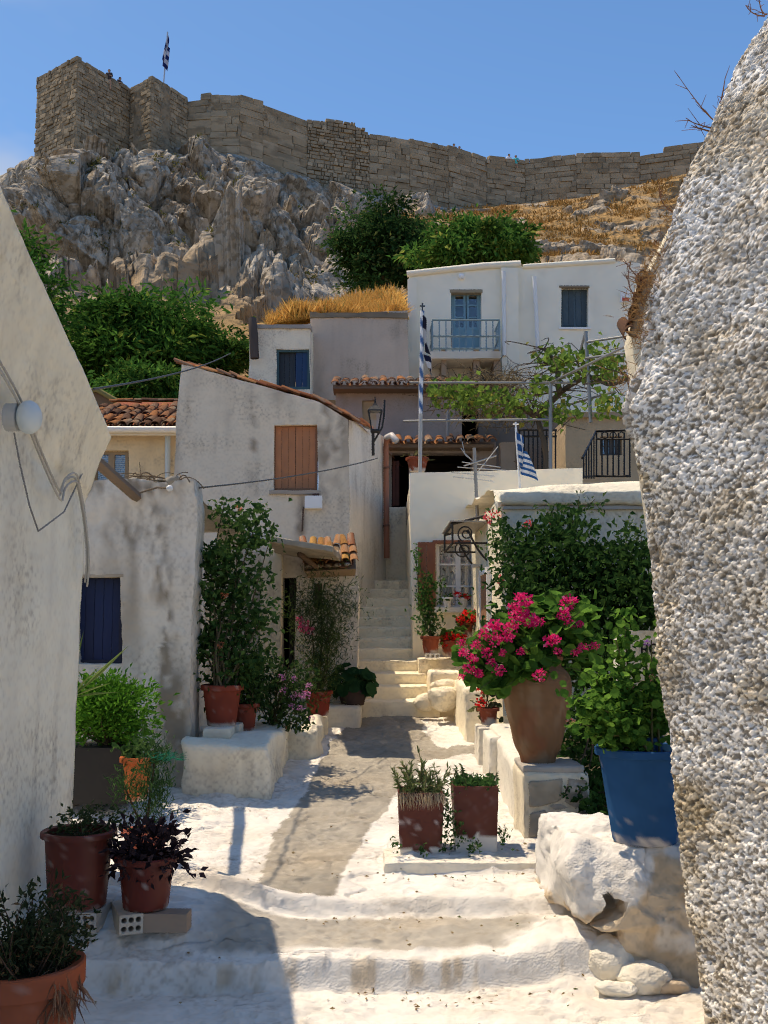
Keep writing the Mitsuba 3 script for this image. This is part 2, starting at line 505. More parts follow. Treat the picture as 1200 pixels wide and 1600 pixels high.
def lane_color(v):
    x, y = v[:, 0], v[:, 1]
    p = v * [1, 1, 0]
    n = fbm(p / 0.25, 4, 15) - 0.5
    w = np.stack([fbm(p / 0.3, 3, 3), fbm(p / 0.3, 3, 4)], -1) - 0.5
    d = shapely.distance(GREYP, shapely.points(x + w[:, 0] * 0.16, y + w[:, 1] * 0.3))
    pt_ = shapely.points(x + w[:, 0] * 0.16, y + w[:, 1] * 0.3)
    d = np.where(d > 0, d, -shapely.distance(GREYP.exterior, pt_))
    ins = S(0.008, -0.004, d + (fbm(p / 0.06, 3, 14) - 0.5) * 0.05)
    r1, r2 = riser1(x), riser2(x)
    tread = S(0.1, 0.16, y - r1 + n * 0.1) * S(-0.02, -0.1, y - r2 + n * 0.12) * S(-0.95, -0.7, x + n * 0.3) * S(0.78, 0.62, x - (y - 5.2) * 0.5 + n * 0.4)
    wear = S(0.1, 0.2, n) * 0.35
    k = np.clip(np.maximum(ins, tread * 0.85) + wear * 0.45 * S(5.0, 4.6, y), 0, 1)[:, None]
    g = 1 + (fbm(p / 0.04, 3, 6) - 0.5)[:, None] * 0.7
    g2 = 1 + (fbm(p / 0.4, 3, 26) - 0.5)[:, None] * 0.5
    c = WHITE * (1 + (fbm(p / 0.35, 3, 61) - 0.5)[:, None] * 0.22) * (1 - k) + CONC * g * g2 * k
    och = np.clip((fbm(v / 0.55, 4, 44) - 0.5) / 0.2, 0, 1) * 0.4 + 0.8 * S(0.06, 0.0, np.abs(y - r1)) * S(0.5, 0.66, fbm(v / np.array([0.07, 1, 0.25]), 4, 12))
    och = np.clip(och * (0.35 + 0.65 * S(7.4, 6.2, y)), 0, 0.8)[:, None]
    c = c * (1 - och) + np.array([0.48, 0.39, 0.27]) * och * g
    grime = (np.clip(fbm(v / 0.18, 4, 91) - 0.6, 0, 1) * 1.6)[:, None]
    return c * (1 - grime) + np.array([0.3, 0.27, 0.22]) * grime


struct("lane", loft(np.stack([GX, GY, GZ], -1)), lane_color, "plaster", True)
gx, gy = np.meshgrid(np.concatenate([[-1500, -400, -120], np.linspace(-60, 60, 60), [120, 400, 1500]]), np.concatenate([[-1500, -300, -60], np.linspace(-20, 40, 50), [120, 400, 1500]]))
struct("ground", loft(np.stack([gx, gy, np.full_like(gx, -0.35)], -1)), tint((0.3, 0.26, 0.2), 0.2, 4, 2), "matt", True)

# the hill under the fortress
CREST = np.array([(-900, 560, 100), (-500, 420, 92), (-200, 318, 88), (0, 262, 84), (48, 240, 81.7), (122, 256, 78.8), (205, 238, 82.0), (232, 236, 80.9), (300, 236, 83.3), (400, 250, 84.5), (500, 283, 86.5),
                  (580, 303, 88.5), (700, 323, 92.2), (800, 320, 94.5), (900, 310, 94), (1000, 288, 93), (1090, 268, 92), (1300, 215, 93), (1700, 150, 96), (2300, 150, 110)], float)
cols = np.concatenate([np.linspace(-900, -220, 40)[:-1], np.linspace(-220, 1150, 800)[:-1], np.linspace(1150, 2300, 50)])
tt = np.concatenate([np.linspace(0, 0.55, 110)[:-1], np.linspace(0.55, 1, 300)])
cy = np.interp(cols, CREST[:, 0], CREST[:, 1]); cY = np.interp(cols, CREST[:, 0], CREST[:, 2])
crest = np.array([at(a, b, c) for a, b, c in zip(cols, cy, cY)])
kx = crest[:, 0] / crest[:, 1]
left = S(640, 470, cols)
HY = np.zeros((len(tt), len(cols))); HZ = HY.copy()
for i in range(len(cols)):
    zc, Yc = crest[i, 2], cY[i]
    a = np.array([(26, 6.6), (44, 14.2), (62, 20.6), (67, 22.8), (Yc - 2.5, zc - 1.8), (Yc, zc)])
    b = np.array([(26, 7.0), (44, 15.0), (62, 23.5), (72, 28.0), (Yc - 4, zc - 2.2), (Yc, zc)])
    k = a * left[i] + b * (1 - left[i])
    s = np.concatenate([[0], np.cumsum(np.hypot(*np.diff(k, axis=0).T))]); s /= s[-1]
    HY[:, i], HZ[:, i] = np.interp(tt, s, k[:, 0]), np.interp(tt, s, k[:, 1])
HX = HY * kx[None]
HP = np.stack([HX, HY, HZ], -1)
nrm = unit(np.cross(np.gradient(HP, axis=1), np.gradient(HP, axis=0)))
nrm = np.where(nrm[..., 1:2] > 0, -nrm, nrm)
flat = HP.reshape(-1, 3)
warp = 0.45 * np.stack([fbm(flat / 3.0, 3, 70 + i) - 0.5 for i in range(3)], -1)
q = flat + warp * 2.6
q = q @ np.array([[1, 0, 0.3], [0, 0.7, 0], [-0.25, 0, 0.68]]).T
rng = np.random.default_rng(11)


def facets(q, size, tilt, crease, seed):
    r = np.random.default_rng(seed)
    n = int(min(len(q) / 3, 60 * 30 / size ** 2))
    seeds = q[r.integers(0, len(q), n)] + r.normal(size=(n, 3)) * 0.1 * size
    d, i = cKDTree(seeds).query(q, k=2)
    o = q - seeds[i[:, 0]]
    g = r.normal(size=(n, 3)) * tilt
    h = (o * g[i[:, 0]]).sum(1) + (r.random(n)[i[:, 0]] - 0.5) * size * tilt * 0.9
    return h - crease * size * np.clip(1 - (d[:, 1] - d[:, 0]) / (0.35 * size), 0, 1) ** 2


disp = facets(q, 6.5, 0.34, 0.12, 1) * 0.9 + facets(q, 2.6, 0.4, 0.12, 2) * 0.85 + facets(q, 1.0, 0.42, 0.12, 3) * 0.75 + facets(q, 0.45, 0.42, 0.12, 4) * 0.55 + (fbm(flat / 9, 3, 5) - 0.5) * 4.5 - np.clip(0.05 - np.abs(fbm(q / 3.2, 4, 41) - 0.5), 0, 1) * 16
T2 = np.repeat(tt[:, None], len(cols), 1).ravel(); C2 = np.repeat(cols[None], len(tt), 0).ravel()
ang_y = 973 - (HP[..., 2].ravel() - 1.6) / HP[..., 1].ravel() * FOC        # height of a point as seen from the lane: rock begins above the gardens
rock = S(690, 560, C2 + (fbm(flat / 6, 3, 9) - 0.5) * 160) * S(0.30, 0.42, T2)
outcrop = S(0.50, 0.60, fbm(flat / 3.2, 4, 19)) * S(560, 640, C2)
rockc = np.clip(rock + outcrop * 0.85, 0, 1)
rock = np.clip(rock + outcrop * 0.3, 0, 1)
edge = S(1.0, 0.93, T2)
soil = (fbm(flat / 1.5, 4, 6) - 0.5) * 0.8
HP2 = flat + nrm.reshape(-1, 3) * ((disp * rock + soil * (1 - rock)) * (0.15 + 0.85 * edge))[:, None]
back = crest + np.stack([kx * 5, np.full(len(cols), 5.0), np.full(len(cols), 0.0)], -1)
HILL = np.concatenate([HP2.reshape(len(tt), len(cols), 3), back[None]], 0)
ROCKW = np.concatenate([rockc.reshape(len(tt), -1), np.ones((1, len(cols)))], 0)


def hill_color(v):
    w = ROCKW.ravel()[:, None]
    a = fbm(v / 2.5, 4, 3); b = fbm(v / 0.5, 4, 13); s = fbm(v / np.array([0.5, 0.5, 2.2]), 3, 23)
    r = np.array([0.44, 0.39, 0.31]) * (0.62 + 0.76 * b)[:, None]
    t = (np.clip((a - 0.54) / 0.14, 0, 1) * 0.45)[:, None]
    r = r * (1 - t) + np.array([0.3, 0.205, 0.115]) * t * (0.7 + 0.6 * b)[:, None]
    t = (np.clip((s - 0.54) / 0.12, 0, 1) * 0.5)[:, None]
    r = r * (1 - t) + np.array([0.13, 0.12, 0.105]) * t
    g = np.array([0.37, 0.235, 0.1]) * (0.55 + 1.0 * b)[:, None]
    t = (np.clip((a - 0.53) / 0.1, 0, 1) * 0.6)[:, None]
    g = g * (1 - t) + np.array([0.2, 0.155, 0.09]) * t
    return r * w + g * (1 - w)


struct("hill", loft(HILL, flip=False), hill_color, "rock", False, label="rocky hill of pale crags and dry grass below the fortress", cat="hill")
HTREE = cKDTree(HILL.reshape(-1, 3)[:, :2])


def hill_z(x, y):
    _, i = HTREE.query(np.stack([np.asarray(x, float), np.asarray(y, float)], -1))
    return HILL.reshape(-1, 3)[i, 2]


# dry grass on the right-hand slope and in the gullies
rng = np.random.default_rng(5)
idx = rng.integers(0, len(flat), 260000)
cand, wq = HILL[:-1].reshape(-1, 3)[idx], rockc[idx]
keep = (wq < 0.35) & (C2[idx] > 520) & (C2[idx] < 1200) & (T2[idx] > 0.45) & (T2[idx] < 0.985) & (fbm(cand / 1.2, 3, 8) > 0.5)
cand = cand[keep][:8000]
m, c = leaves(cand - [0, 0, 0.03], rng.normal(size=cand.shape) * 0.45 + [0, 0, 1], 0.42, 0.2, rng, ((0.2, 0.11, 0.035), (0.46, 0.28, 0.09), (0.12, 0.1, 0.04)))
k = uniq("dry_grass")
scene[k] = mikit.ply(m, "mat_leaf", smooth=False, color=c)
labels[k] = {"label": "golden dry grass scattered over the slope under the fortress wall", "category": "grass", "kind": "stuff"}
gul = idx[(rock[idx] > 0.6) & (T2[idx] > 0.4) & (T2[idx] < 0.97) & (C2[idx] < 640) & (C2[idx] > -50)]
gp = HILL[:-1].reshape(-1, 3)[gul]
gp = gp[fbm(gp / 1.1, 3, 54) > 0.66][:300]
gp = np.repeat(gp, 14, 0) + rng.normal(size=(len(gp) * 14, 3)) * 0.14
m, c = leaves(gp, rng.normal(size=gp.shape) + [0, -0.5, 0.8], 0.24, 0.45, rng, ((0.07, 0.085, 0.03), (0.19, 0.17, 0.06)))
k = uniq("crag_scrub")
scene[k] = mikit.ply(m, "mat_leaf", smooth=False, color=c)
labels[k] = {"label": "small dull green scrub growing in the cracks of the crag", "category": "scrub", "kind": "stuff"}

# ------------------------------------------------------------------ the fortress
ZT = at(122, 93, 78)[2]


def ontop(px, py, z=None):
    """The point of pixel (px, py) at height z."""
    z = ZT if z is None else z
    lo, hi = 30.0, 200.0
    for _ in range(50):
        m_ = (lo + hi) / 2
        lo, hi = (m_, hi) if at(px, py, m_)[2] < z else (lo, m_)
    return at(px, py, lo)


def block_variant(seed, j=0.09):
    r = np.random.default_rng(seed)
    c = np.array([[x, y, z] for x in (-.5, .5) for y in (-.5, .5) for z in (-.5, .5)])
    pts = []
    for p in c:
        p = p + r.uniform(-j, j, 3) * [0.6, 1, 0.8]
        for a in range(3):
            o = np.ones(3); o[a] = 0.86
            pts.append(p * o)
    return tri(Manifold.hull_points(np.array(pts)))


STONE_COLS = [(0.36, 0.28, 0.18), (0.38, 0.3, 0.195), (0.335, 0.26, 0.165), (0.41, 0.325, 0.215), (0.36, 0.285, 0.185), (0.31, 0.245, 0.16)]
BLOCKS = [dress(block_variant(i), tint(STONE_COLS[i % 6], 0.2, 0.4, i), "stone", False) for i in range(9)]
BLOCK_V = [block_variant(i + 30) for i in range(6)]


def frame(o, a, n, L, H, D):
    """Matrix of a unit block: a along the course, n outwards."""
    m_ = np.eye(4)
    m_[:3, 0], m_[:3, 1], m_[:3, 2], m_[:3, 3] = np.array(a) * L, np.array(n) * D, np.array([0, 0, 1.0]) * H, o
    return m_


def courses(A, B, zlo, zhi, h, L, rng, proud=0.12, jit=0.3, depth=0.5, gap=0.03):
    """Blocks laid between plan points A and B; zlo, zhi give the height at 0..1 along."""
    A, B = np.asarray(A, float)[:2], np.asarray(B, float)[:2]
    W = np.linalg.norm(B - A)
    a = np.array([*(B - A) / W, 0]); n = np.array([a[1], -a[0], 0])
    if n[1] > 0:
        n = -n
    out, z, row = [], min(zlo(t) for t in (0, .5, 1)) - h, 0
    top = max(zhi(t) for t in (0, .25, .5, .75, 1))
    while z < top:
        hh = h * rng.uniform(0.82, 1.2)
        x = -rng.uniform(0, L)
        while x < W:
            l = L * rng.uniform(1 - jit * 1.5, 1 + jit * 1.5)
            x0, x1 = max(x, 0), min(x + l, W)
            t = (x0 + x1) / 2 / W
            if x1 - x0 > 0.25 * L and z + hh * 0.7 < zhi(t) and z + hh > zlo(t):
                p = rng.uniform(0, proud)
                o = np.array([*(A + a[:2] * (x0 + x1) / 2), z + hh / 2]) + n * (p - depth / 2)
                out.append(frame(o, a, n, x1 - x0 - gap * rng.uniform(0.3, 2), hh - gap * rng.uniform(0.3, 2), depth))
            x += l
        z += hh
    return out


def core(A, B, zlo, zhi, thick, k=8, trim=(0.0, 0.0)):
    """The wall body behind its stones."""
    A, B = np.asarray(A, float)[:2], np.asarray(B, float)[:2]
    d = (B - A) / np.linalg.norm(B - A)
    A, B = A + d * trim[0], B - d * trim[1]
    n = np.array([d[1], -d[0]])
    if n[1] > 0:
        n = -n
    rows = []
    for t in np.linspace(0, 1, k + 1):
        p = A + (B - A) * t
        f, b = p - n * 0.06, p - n * thick
        rows.append([[*f, zlo(t) - 2], [*f, zhi(t)], [*b, zhi(t)], [*b, zlo(t) - 2]])
    m_ = loft(rows, closed=True)
    cap = tri((np.array(rows[0] + rows[-1]), [[0, 1, 2], [0, 2, 3], [4, 6, 5], [4, 7, 6]]))
    return trimesh.util.concatenate([m_, cap])


def laid(ms, seed):
    """Blocks as one mesh."""
    r = np.random.default_rng(seed)
    out, colr = [], []
    for m_ in ms:
        b = BLOCK_V[r.integers(6)]
        out.append((np.asarray(b.vertices) @ m_[:3, :3].T + m_[:3, 3], np.asarray(b.faces)))
        colr.append(np.repeat([np.array(STONE_COLS[r.integers(6)]) * r.uniform(0.75, 1.2)], len(b.vertices), 0))
    off = np.cumsum([0] + [len(v) for v, _ in out])
    mesh = trimesh.Trimesh(np.vstack([v for v, _ in out]), np.vstack([f + o for (_, f), o in zip(out, off)]), process=False)
    return mikit.ply(mesh, "mat_stone", smooth=False, color=np.vstack(colr))


MORTAR = tint((0.3, 0.235, 0.155), 0.3, 0.5, 4)
rng = np.random.default_rng(21)
tw = [ontop(58, 128), ontop(122, 93), ontop(205, 141)]
tower = thing("fortress_tower", "tall square rubble stone tower at the left end of the fortress", "tower")
base = lambda t: 33.0
for (A, B), zl, tr in (((tw[0], tw[1]), 34.2, (.14, .14)), ((tw[1], tw[2]), 33.6, (.14, -.3))):
    part(tower, "wall", core(A, B, lambda t, z=zl: z, lambda t: ZT - 0.1, 2.0, trim=tr), MORTAR, "rock", False)
    part(tower, "rubble", laid(courses(A, B, lambda t, z=zl: z, lambda t: ZT + 0.25, 0.34, 0.52, rng, 0.1, 0.45, 0.4, 0.035), 3), None, kind="stuff")
cs = [tw[0], tw[1], tw[2], tw[0] + (tw[2] - tw[1])]
roof = trimesh.creation.extrude_polygon(Polygon([c[:2] for c in cs]).buffer(-0.4), 0.3, engine="earcut"); roof.apply_translation([0, 0, ZT - 0.6])
part(tower, "parapet_walk", roof, (0.3, 0.26, 0.2), "matt", False)
for p0 in (cs[3], ):
    part(tower, "wall", core(cs[0] + [1.25, -.85, 0], cs[3] + [1.25, -.85, 0], lambda t: 34.0, lambda t: ZT - 0.15, 1.4, trim=(.5, 0)), MORTAR, "rock", False)
t2 = [ontop(205, 139), ontop(237, 122), ontop(293, 157)]
bastion = thing("fortress_bastion", "lower stone bastion with a sharp corner right of the tall tower, under the flag", "bastion")
for (A, B), tr in (((t2[0], t2[1]), (-.3, .14)), ((t2[1], t2[2]), (.14, -.5))):
    part(bastion, "wall", core(A, B, lambda t: 34.3, lambda t: ZT - 0.1, 2.0, trim=tr), MORTAR, "rock", False)
    part(bastion, "rubble", laid(courses(A, B, lambda t: 34.3, lambda t: ZT + 0.25, 0.36, 0.6, rng, 0.09, 0.4, 0.4, 0.03), 5), None, kind="stuff")
TOPW = [(293, 157), (330, 152), (375, 147), (412, 162), (480, 187), (555, 195), (577, 210), (640, 219), (700, 231), (760, 247), (820, 254), (900, 246), (1000, 243), (1090, 229), (1200, 212), (1330, 195)]
wall = thing("fortress_wall", "long stone fortress wall curving along the crest against the sky", "wall")
allb = []
zs = [ZT + d for d in (0, .1, .35, .15, 0.1, 0.35, -.35, -.3, -.2, 0, .1, .1, .2, .3, .3, .3)]
pts = [ontop(x, y, z) for (x, y), z in zip(TOPW, zs)]
BASEZ = np.interp([p[0] / p[1] for p in pts], kx, crest[:, 2])
for i in range(len(pts) - 1):
    A, B, za, zb, ba, bb = pts[i], pts[i + 1], zs[i], zs[i + 1], BASEZ[i], BASEZ[i + 1]
    zlo = lambda t, a=ba, b=bb: a + (b - a) * t - 0.9
    zhi = lambda t, a=za, b=zb: a + (b - a) * t
    part(wall, "wall", core(A, B, zlo, lambda t, f=zhi: f(t) - 0.08, 1.6, trim=(-.1, -.1)), MORTAR, "rock", False)
    rubble = i == 4 or i == 5
    if rubble:
        part(wall, "rubble", laid(courses(A, B, zlo, lambda t, f=zhi: f(t) + 0.2, 0.33, 0.5, rng, 0.17, 0.5, 0.4, 0.06), 7 + i), None, label="dark patch of rubble masonry", kind="stuff")
    else:
        big = i < 4
        allb += courses(A, B, zlo, lambda t, f=zhi: f(t) + 0.3, 0.62 if big else 0.5, 1.7 if big else 1.15, rng, 0.04 if big else 0.1, 0.4, 0.5, 0.015 if big else 0.03)
allb.sort(key=lambda m_: -(abs(np.linalg.norm(m_[:3, 0]) * m_[2, 2]) if m_[0, 3] / m_[1, 3] < 0.33 else 0))
for i, m_ in enumerate(allb[:290]):
    scene[uniq(wall + "__stone")] = {**BLOCKS[i * 7 % 9], "to_world": T(m_)}
part(wall, "stones", laid(allb[290:], 9), None, kind="stuff")
plateau = Polygon([p[:2] for p in [*cs[:1], *t2, *pts]] + [(pts[-1][0], 130), (tw[0][0], 130)]).buffer(-1.2)
pm = trimesh.creation.extrude_polygon(plateau if plateau.geom_type == "Polygon" else max(plateau.geoms, key=lambda g: g.area), 0.5, engine="earcut"); pm.apply_translation([0, 0, ZT - 1.7])
struct("plateau", pm, tint((0.4, 0.33, 0.24), 0.2, 1, 3), "matt", False, label="flat ground on top behind the fortress wall", cat="ground")
PLAT = ZT - 1.2


def person(label, px, py, Y, shirt, hair, turn=0.0, seed=1, group=None):
    """A standing visitor leaning at the parapet; py is the top of the head."""
    t = thing("person", label, "person", group)
    head = at(px, py, Y)
    J = {"hip": (0, 0, .92), "chest": (0, -.03, 1.28), "neck": (0, -.05, 1.46), "head": (0, -.07, 1.6), "sl": (-.19, -.03, 1.38), "sr": (.19, -.03, 1.38), "el": (-.26, -.12, 1.12), "er": (.26, -.12, 1.12),
         "hl": (-.14, -.34, 1.08), "hr": (.14, -.34, 1.08), "kl": (-.1, 0, .5), "kr": (.11, 0, .5), "fl": (-.11, .03, .06), "fr": (.12, .03, .06), "tl": (-.12, -.12, .04), "tr": (.13, -.12, .04)}
    R = {"hip": .15, "chest": .15, "neck": .06, "head": .1, "sl": .07, "sr": .07, "el": .05, "er": .05, "hl": .04, "hr": .04, "kl": .07, "kr": .07, "fl": .05, "fr": .05, "tl": .035, "tr": .035}
    ball = lambda k, g=0.0: Manifold.sphere(R[k] + g, 16).translate(list(J[k]))
    bone = lambda a, b, g=0.0: Manifold.batch_hull([ball(a, g), ball(b, g)])
    B = [("hip", "chest"), ("chest", "sl"), ("chest", "sr"), ("chest", "neck"), ("neck", "head"), ("sl", "el"), ("sr", "er"), ("el", "hl"), ("er", "hr"), ("hip", "kl"), ("hip", "kr"), ("kl", "fl"), ("kr", "fr"), ("fl", "tl"), ("fr", "tr")]
    body = Manifold.batch_boolean([bone(*b) for b in B] + [Manifold.sphere(.022, 8).translate([0, -.175, 1.59])], m3.OpType.Add)
    top = Manifold.batch_boolean([bone(*b, .012) for b in B[:3]] + [Manifold.batch_hull([ball("sl", .014), ball("el", .02)]), Manifold.batch_hull([ball("sr", .014), ball("er", .02)])], m3.OpType.Add)
    cap = Manifold.sphere(.115, 16).translate([0, -.05, 1.625]) - Manifold.cube([.4, .2, .3]).translate([-.2, -.33, 1.45]) - Manifold.cube([.4, .4, .15]).translate([-.2, -.25, 1.40])
    M = trimesh.transformations.rotation_matrix(turn, [0, 0, 1]); M[:3, 3] = head - [0, 0, 1.72]
    for nm, mm, cc in (("body", body, (0.42, 0.26, 0.18)), ("shirt", top, shirt), ("hair", cap, hair)):
        g = soften(refine(mm, 0.06), 4); g.apply_transform(M)
        part(t, nm, g, cc, "matt", True)


person("tiny person in a dark top standing behind the fortress wall, left of a pair", 709, 225, 94.0, (0.05, 0.05, 0.06), (0.03, 0.02, 0.02), 0.2)
person("tiny person in a dark red top leaning on the wall, right of a pair", 718, 229, 94.3, (0.12, 0.05, 0.05), (0.03, 0.02, 0.02), -0.3)
person("tiny person in a white shirt at the lowest stretch of the fortress wall", 795, 241, 96.5, (0.75, 0.75, 0.75), (0.04, 0.03, 0.02), 0.4)
person("tiny person in a turquoise shirt at the lowest stretch of the fortress wall", 806, 243, 96.5, (0.1, 0.5, 0.5), (0.05, 0.03, 0.02), -0.2)
for i, (x, y) in enumerate(((171, 109), (187, 121))):
    person(["tiny dark figure looking over the tall tower's right parapet, the higher one", "tiny dark figure on the tall tower's right parapet near the bastion"][i], x, y, ontop(x, y)[1] + 1.2, (0.07, 0.06, 0.06), (0.02, 0.02, 0.02), i)

NAVY = np.array([0.012, 0.03, 0.12])


def hanging_flag(parent, top, drop, width, folds, seed, stripes=9, lean=0.0, check=False, cols=(NAVY, (0.7, 0.72, 0.75))):
    """A flag that hangs in folds from its pole: hoist along the pole at u = 0."""
    r = np.random.default_rng(seed)
    u, v = np.meshgrid(np.linspace(0, 1, 40), np.linspace(0, 1, 60))
    hang = u ** 1.1
    x = width * (hang * 0.55 + 0.30 * np.sin(folds * u * 3.1 + v * 1.5) * u ** 0.6) + lean * v * drop
    y = width * 0.35 * np.cos(folds * u * 4.1 + v * 2.0 + 1) * u ** 0.5
    z = -drop * (v * (0.62 - 0.1 * u) + 0.38 * hang)
    P = np.stack([x, y, z], -1) + np.asarray(top)
    canton = (u < 0.38) & (v < 5 / 9)
    cross = canton & ((np.abs(u - 0.19) < 0.035) | (np.abs(v - 2.5 / 9) < 0.055))
    white = np.where(canton, cross, (np.floor(v * stripes) % 2) == 1)
    if check:
        white = ((np.floor(v * 2.0) + np.floor(u * 2.0)) % 2) == 1
    c = np.where(white[..., None], np.asarray(cols[1]), np.asarray(cols[0])).reshape(-1, 3)
    k = uniq(parent + "__cloth")
    scene[k] = mikit.ply(loft(P), "mat_cloth", smooth=True, color=c)


fl = thing("fortress_flag", "blue and white flag hanging limp on a pole above the bastion", "flag")
a, b = at(254, 140, 84), at(262, 50, 84)
part(fl, "pole", tube([[a[0], 84, PLAT], a + [0.05, 0, 0], b], 0.06), (0.5, 0.5, 0.5), "metal", True)
hanging_flag(fl, b + [-0.02, 0, -0.15], 3.7, 0.55, 2.0, 3, stripes=5, lean=-0.11, cols=((0.015, 0.025, 0.1), (0.4, 0.42, 0.5)))


# ------------------------------------------------------------------ trees on the slope and in the gardens
tree("tree", "dark dense round tree on the hillside, left of the paler one above the white house", [at(600, 470, 44)[0], 44, hill_z(at(600, 470, 44)[0], 44) - 0.5], at(603, 392, 44), (1.9, 1.7, 1.75), 85, 190, 0.26, ((0.024, 0.068, 0.019), (0.068, 0.130, 0.039)), 3, spread=0.2, hollow=0.35)
tree("tree", "light green spreading tree behind the roof of the white balcony house", [at(745, 470, 40)[0], 40, hill_z(at(745, 470, 40)[0], 40) - 0.5], at(738, 392, 40), (2.45, 1.5, 1.05), 80, 170, 0.28, ((0.047, 0.135, 0.026), (0.135, 0.260, 0.052)), 4, spread=0.17, hollow=0.3)
tree("tree", "large leafy tree below the crag, behind the shuttered house", [at(235, 660, 27)[0], 27, 5.5], at(222, 545, 27), (1.95, 1.7, 1.55), 130, 150, 0.24, ((0.038, 0.115, 0.021), (0.101, 0.221, 0.039)), 5, spread=0.2, hollow=0.3, width=0.36, trunk_r=0.16)
tree("tree", "small tree filling the gap right of the large leafy tree, beside the rusty chimney", [at(340, 660, 28.5)[0], 28.5, 6], at(340, 565, 28.5), (0.95, 1.2, 0.75), 40, 170, 0.18, ((0.041, 0.108, 0.021), (0.115, 0.221, 0.046)), 6, spread=0.26)
tree("tree", "tall leafy tree at the left edge behind the near house's sloping roof", [at(40, 660, 24)[0], 24, 5], at(48, 490, 24), (0.75, 1.0, 1.55), 60, 200, 0.17, ((0.047, 0.135, 0.026), (0.108, 0.247, 0.039)), 7, spread=0.24)
tree("tree", "low bushy tree over the yellow house's tiled roof", [at(215, 680, 22)[0], 22, 5], at(222, 612, 22), (0.75, 0.6, 0.42), 34, 170, 0.15, ((0.047, 0.135, 0.026), (0.135, 0.286, 0.052)), 8, spread=0.28)

# ------------------------------------------------------------------ roof tiles and windows


def tile_mesh(L=0.42, r=0.085, th=0.014):
    """One barrel tile: a half pipe, tapering, along +y."""
    th_ = np.linspace(0, np.pi, 8)
    rows = []
    for y, s in ((0, 1.08), (L, 0.88)):
        o = np.stack([np.cos(th_) * r * s, np.full(8, y), np.sin(th_) * r * s * 0.75], 1)
        i = np.stack([np.cos(th_) * (r - th) * s, np.full(8, y), np.sin(th_) * (r - th) * s * 0.75], 1)
        rows.append(np.vstack([o, i[::-1]]))
    m_ = loft(rows, closed=True)
    f = [[j, j + 1, 15 - j - 1] for j in range(7)] + [[j, 15 - j - 1, 15 - j] for j in range(7)]
    f2 = [[a + 16, c + 16, b + 16] for a, b, c in f]
    return trimesh.util.concatenate([m_, trimesh.Trimesh(rows[0].tolist() + rows[1].tolist(), f + f2, process=False)])


TILE_COLS = [(0.3, 0.11, 0.05), (0.36, 0.15, 0.07), (0.22, 0.085, 0.045), (0.27, 0.14, 0.08), (0.38, 0.18, 0.075)]
OLD_COLS = [(0.15, 0.075, 0.045), (0.2, 0.1, 0.055), (0.11, 0.065, 0.045), (0.22, 0.13, 0.08), (0.24, 0.11, 0.05)]
GOLD_COLS = [(0.3, 0.15, 0.05), (0.4, 0.22, 0.07), (0.2, 0.13, 0.075), (0.33, 0.17, 0.08), (0.26, 0.11, 0.055)]


def tiles_of(cols, seed):
    return [dress(tile_mesh(), tint(c, 0.35, 0.12, seed + i, (0.3, 0.27, 0.2), 0.0, 0.15), "matt", 50) for i, c in enumerate(cols)]


RED_T, OLD_T, GOLD_T = tiles_of(TILE_COLS, 1), tiles_of(OLD_COLS, 11), tiles_of(GOLD_COLS, 21)


def tile(parent, kinds, o, along, side, rng, s=1.0, flip=False, jit=0.05):
    """A tile at o whose length runs along 'along' (uphill), its width along 'side'."""
    a = unit(np.asarray(along, float) + rng.normal(size=3) * jit)
    x = unit(np.asarray(side, float) + rng.normal(size=3) * jit * 0.6)
    x = unit(x - a * (x @ a)); n = np.cross(x, a)
    if n[2] < 0:
        n, x = -n, -x
    if flip:
        n, x = -n, -x
    m_ = np.eye(4); m_[:3, 0], m_[:3, 1], m_[:3, 2], m_[:3, 3] = x * s, a * s, n * s, np.asarray(o) + rng.normal(size=3) * 0.006
    scene[uniq(parent + "__tile")] = {**kinds[rng.integers(len(kinds))], "to_world": T(m_)}


def tiled_roof(parent, kinds, A, B, up, rows, seed, pitch=0.2, s=1.0, expo=0.34):
    """Rows of tiles on a slope: eave from A to B, 'up' the direction uphill."""
    rng = np.random.default_rng(seed)
    A, B, up = (np.asarray(v, float) for v in (A, B, up))
    W = np.linalg.norm(B - A); d = (B - A) / W; up = unit(up)
    k = int(W / pitch)
    for r in range(rows):
        for i in range(k + 1):
            o = A + d * (i * W / max(k, 1)) + up * r * expo * s + np.cross(d, up) * 0
            tile(parent, kinds, o + [0, 0, 0.035 + 0.004 * r], up, d, rng, s)
            if i < k and r == 0:
                tile(parent, kinds, o + d * pitch / 2 + [0, 0, 0.05] - up * 0.02, up, d, rng, s * 0.9, True)


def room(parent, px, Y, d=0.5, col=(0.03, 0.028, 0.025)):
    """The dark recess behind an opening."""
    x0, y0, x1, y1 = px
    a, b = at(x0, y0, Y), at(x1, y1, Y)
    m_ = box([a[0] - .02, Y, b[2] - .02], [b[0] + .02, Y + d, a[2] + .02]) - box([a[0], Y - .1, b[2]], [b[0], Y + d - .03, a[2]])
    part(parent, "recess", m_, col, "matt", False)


def ringbox(px, Y, d, w):
    x0, y0, x1, y1 = px
    a, b = at(x0, y0, Y), at(x1, y1, Y)
    return box([a[0], Y, b[2]], [b[0], Y + d, a[2]]) - box([a[0] + w, Y - 1, b[2] + w], [b[0] - w, Y + 1, a[2] - w])


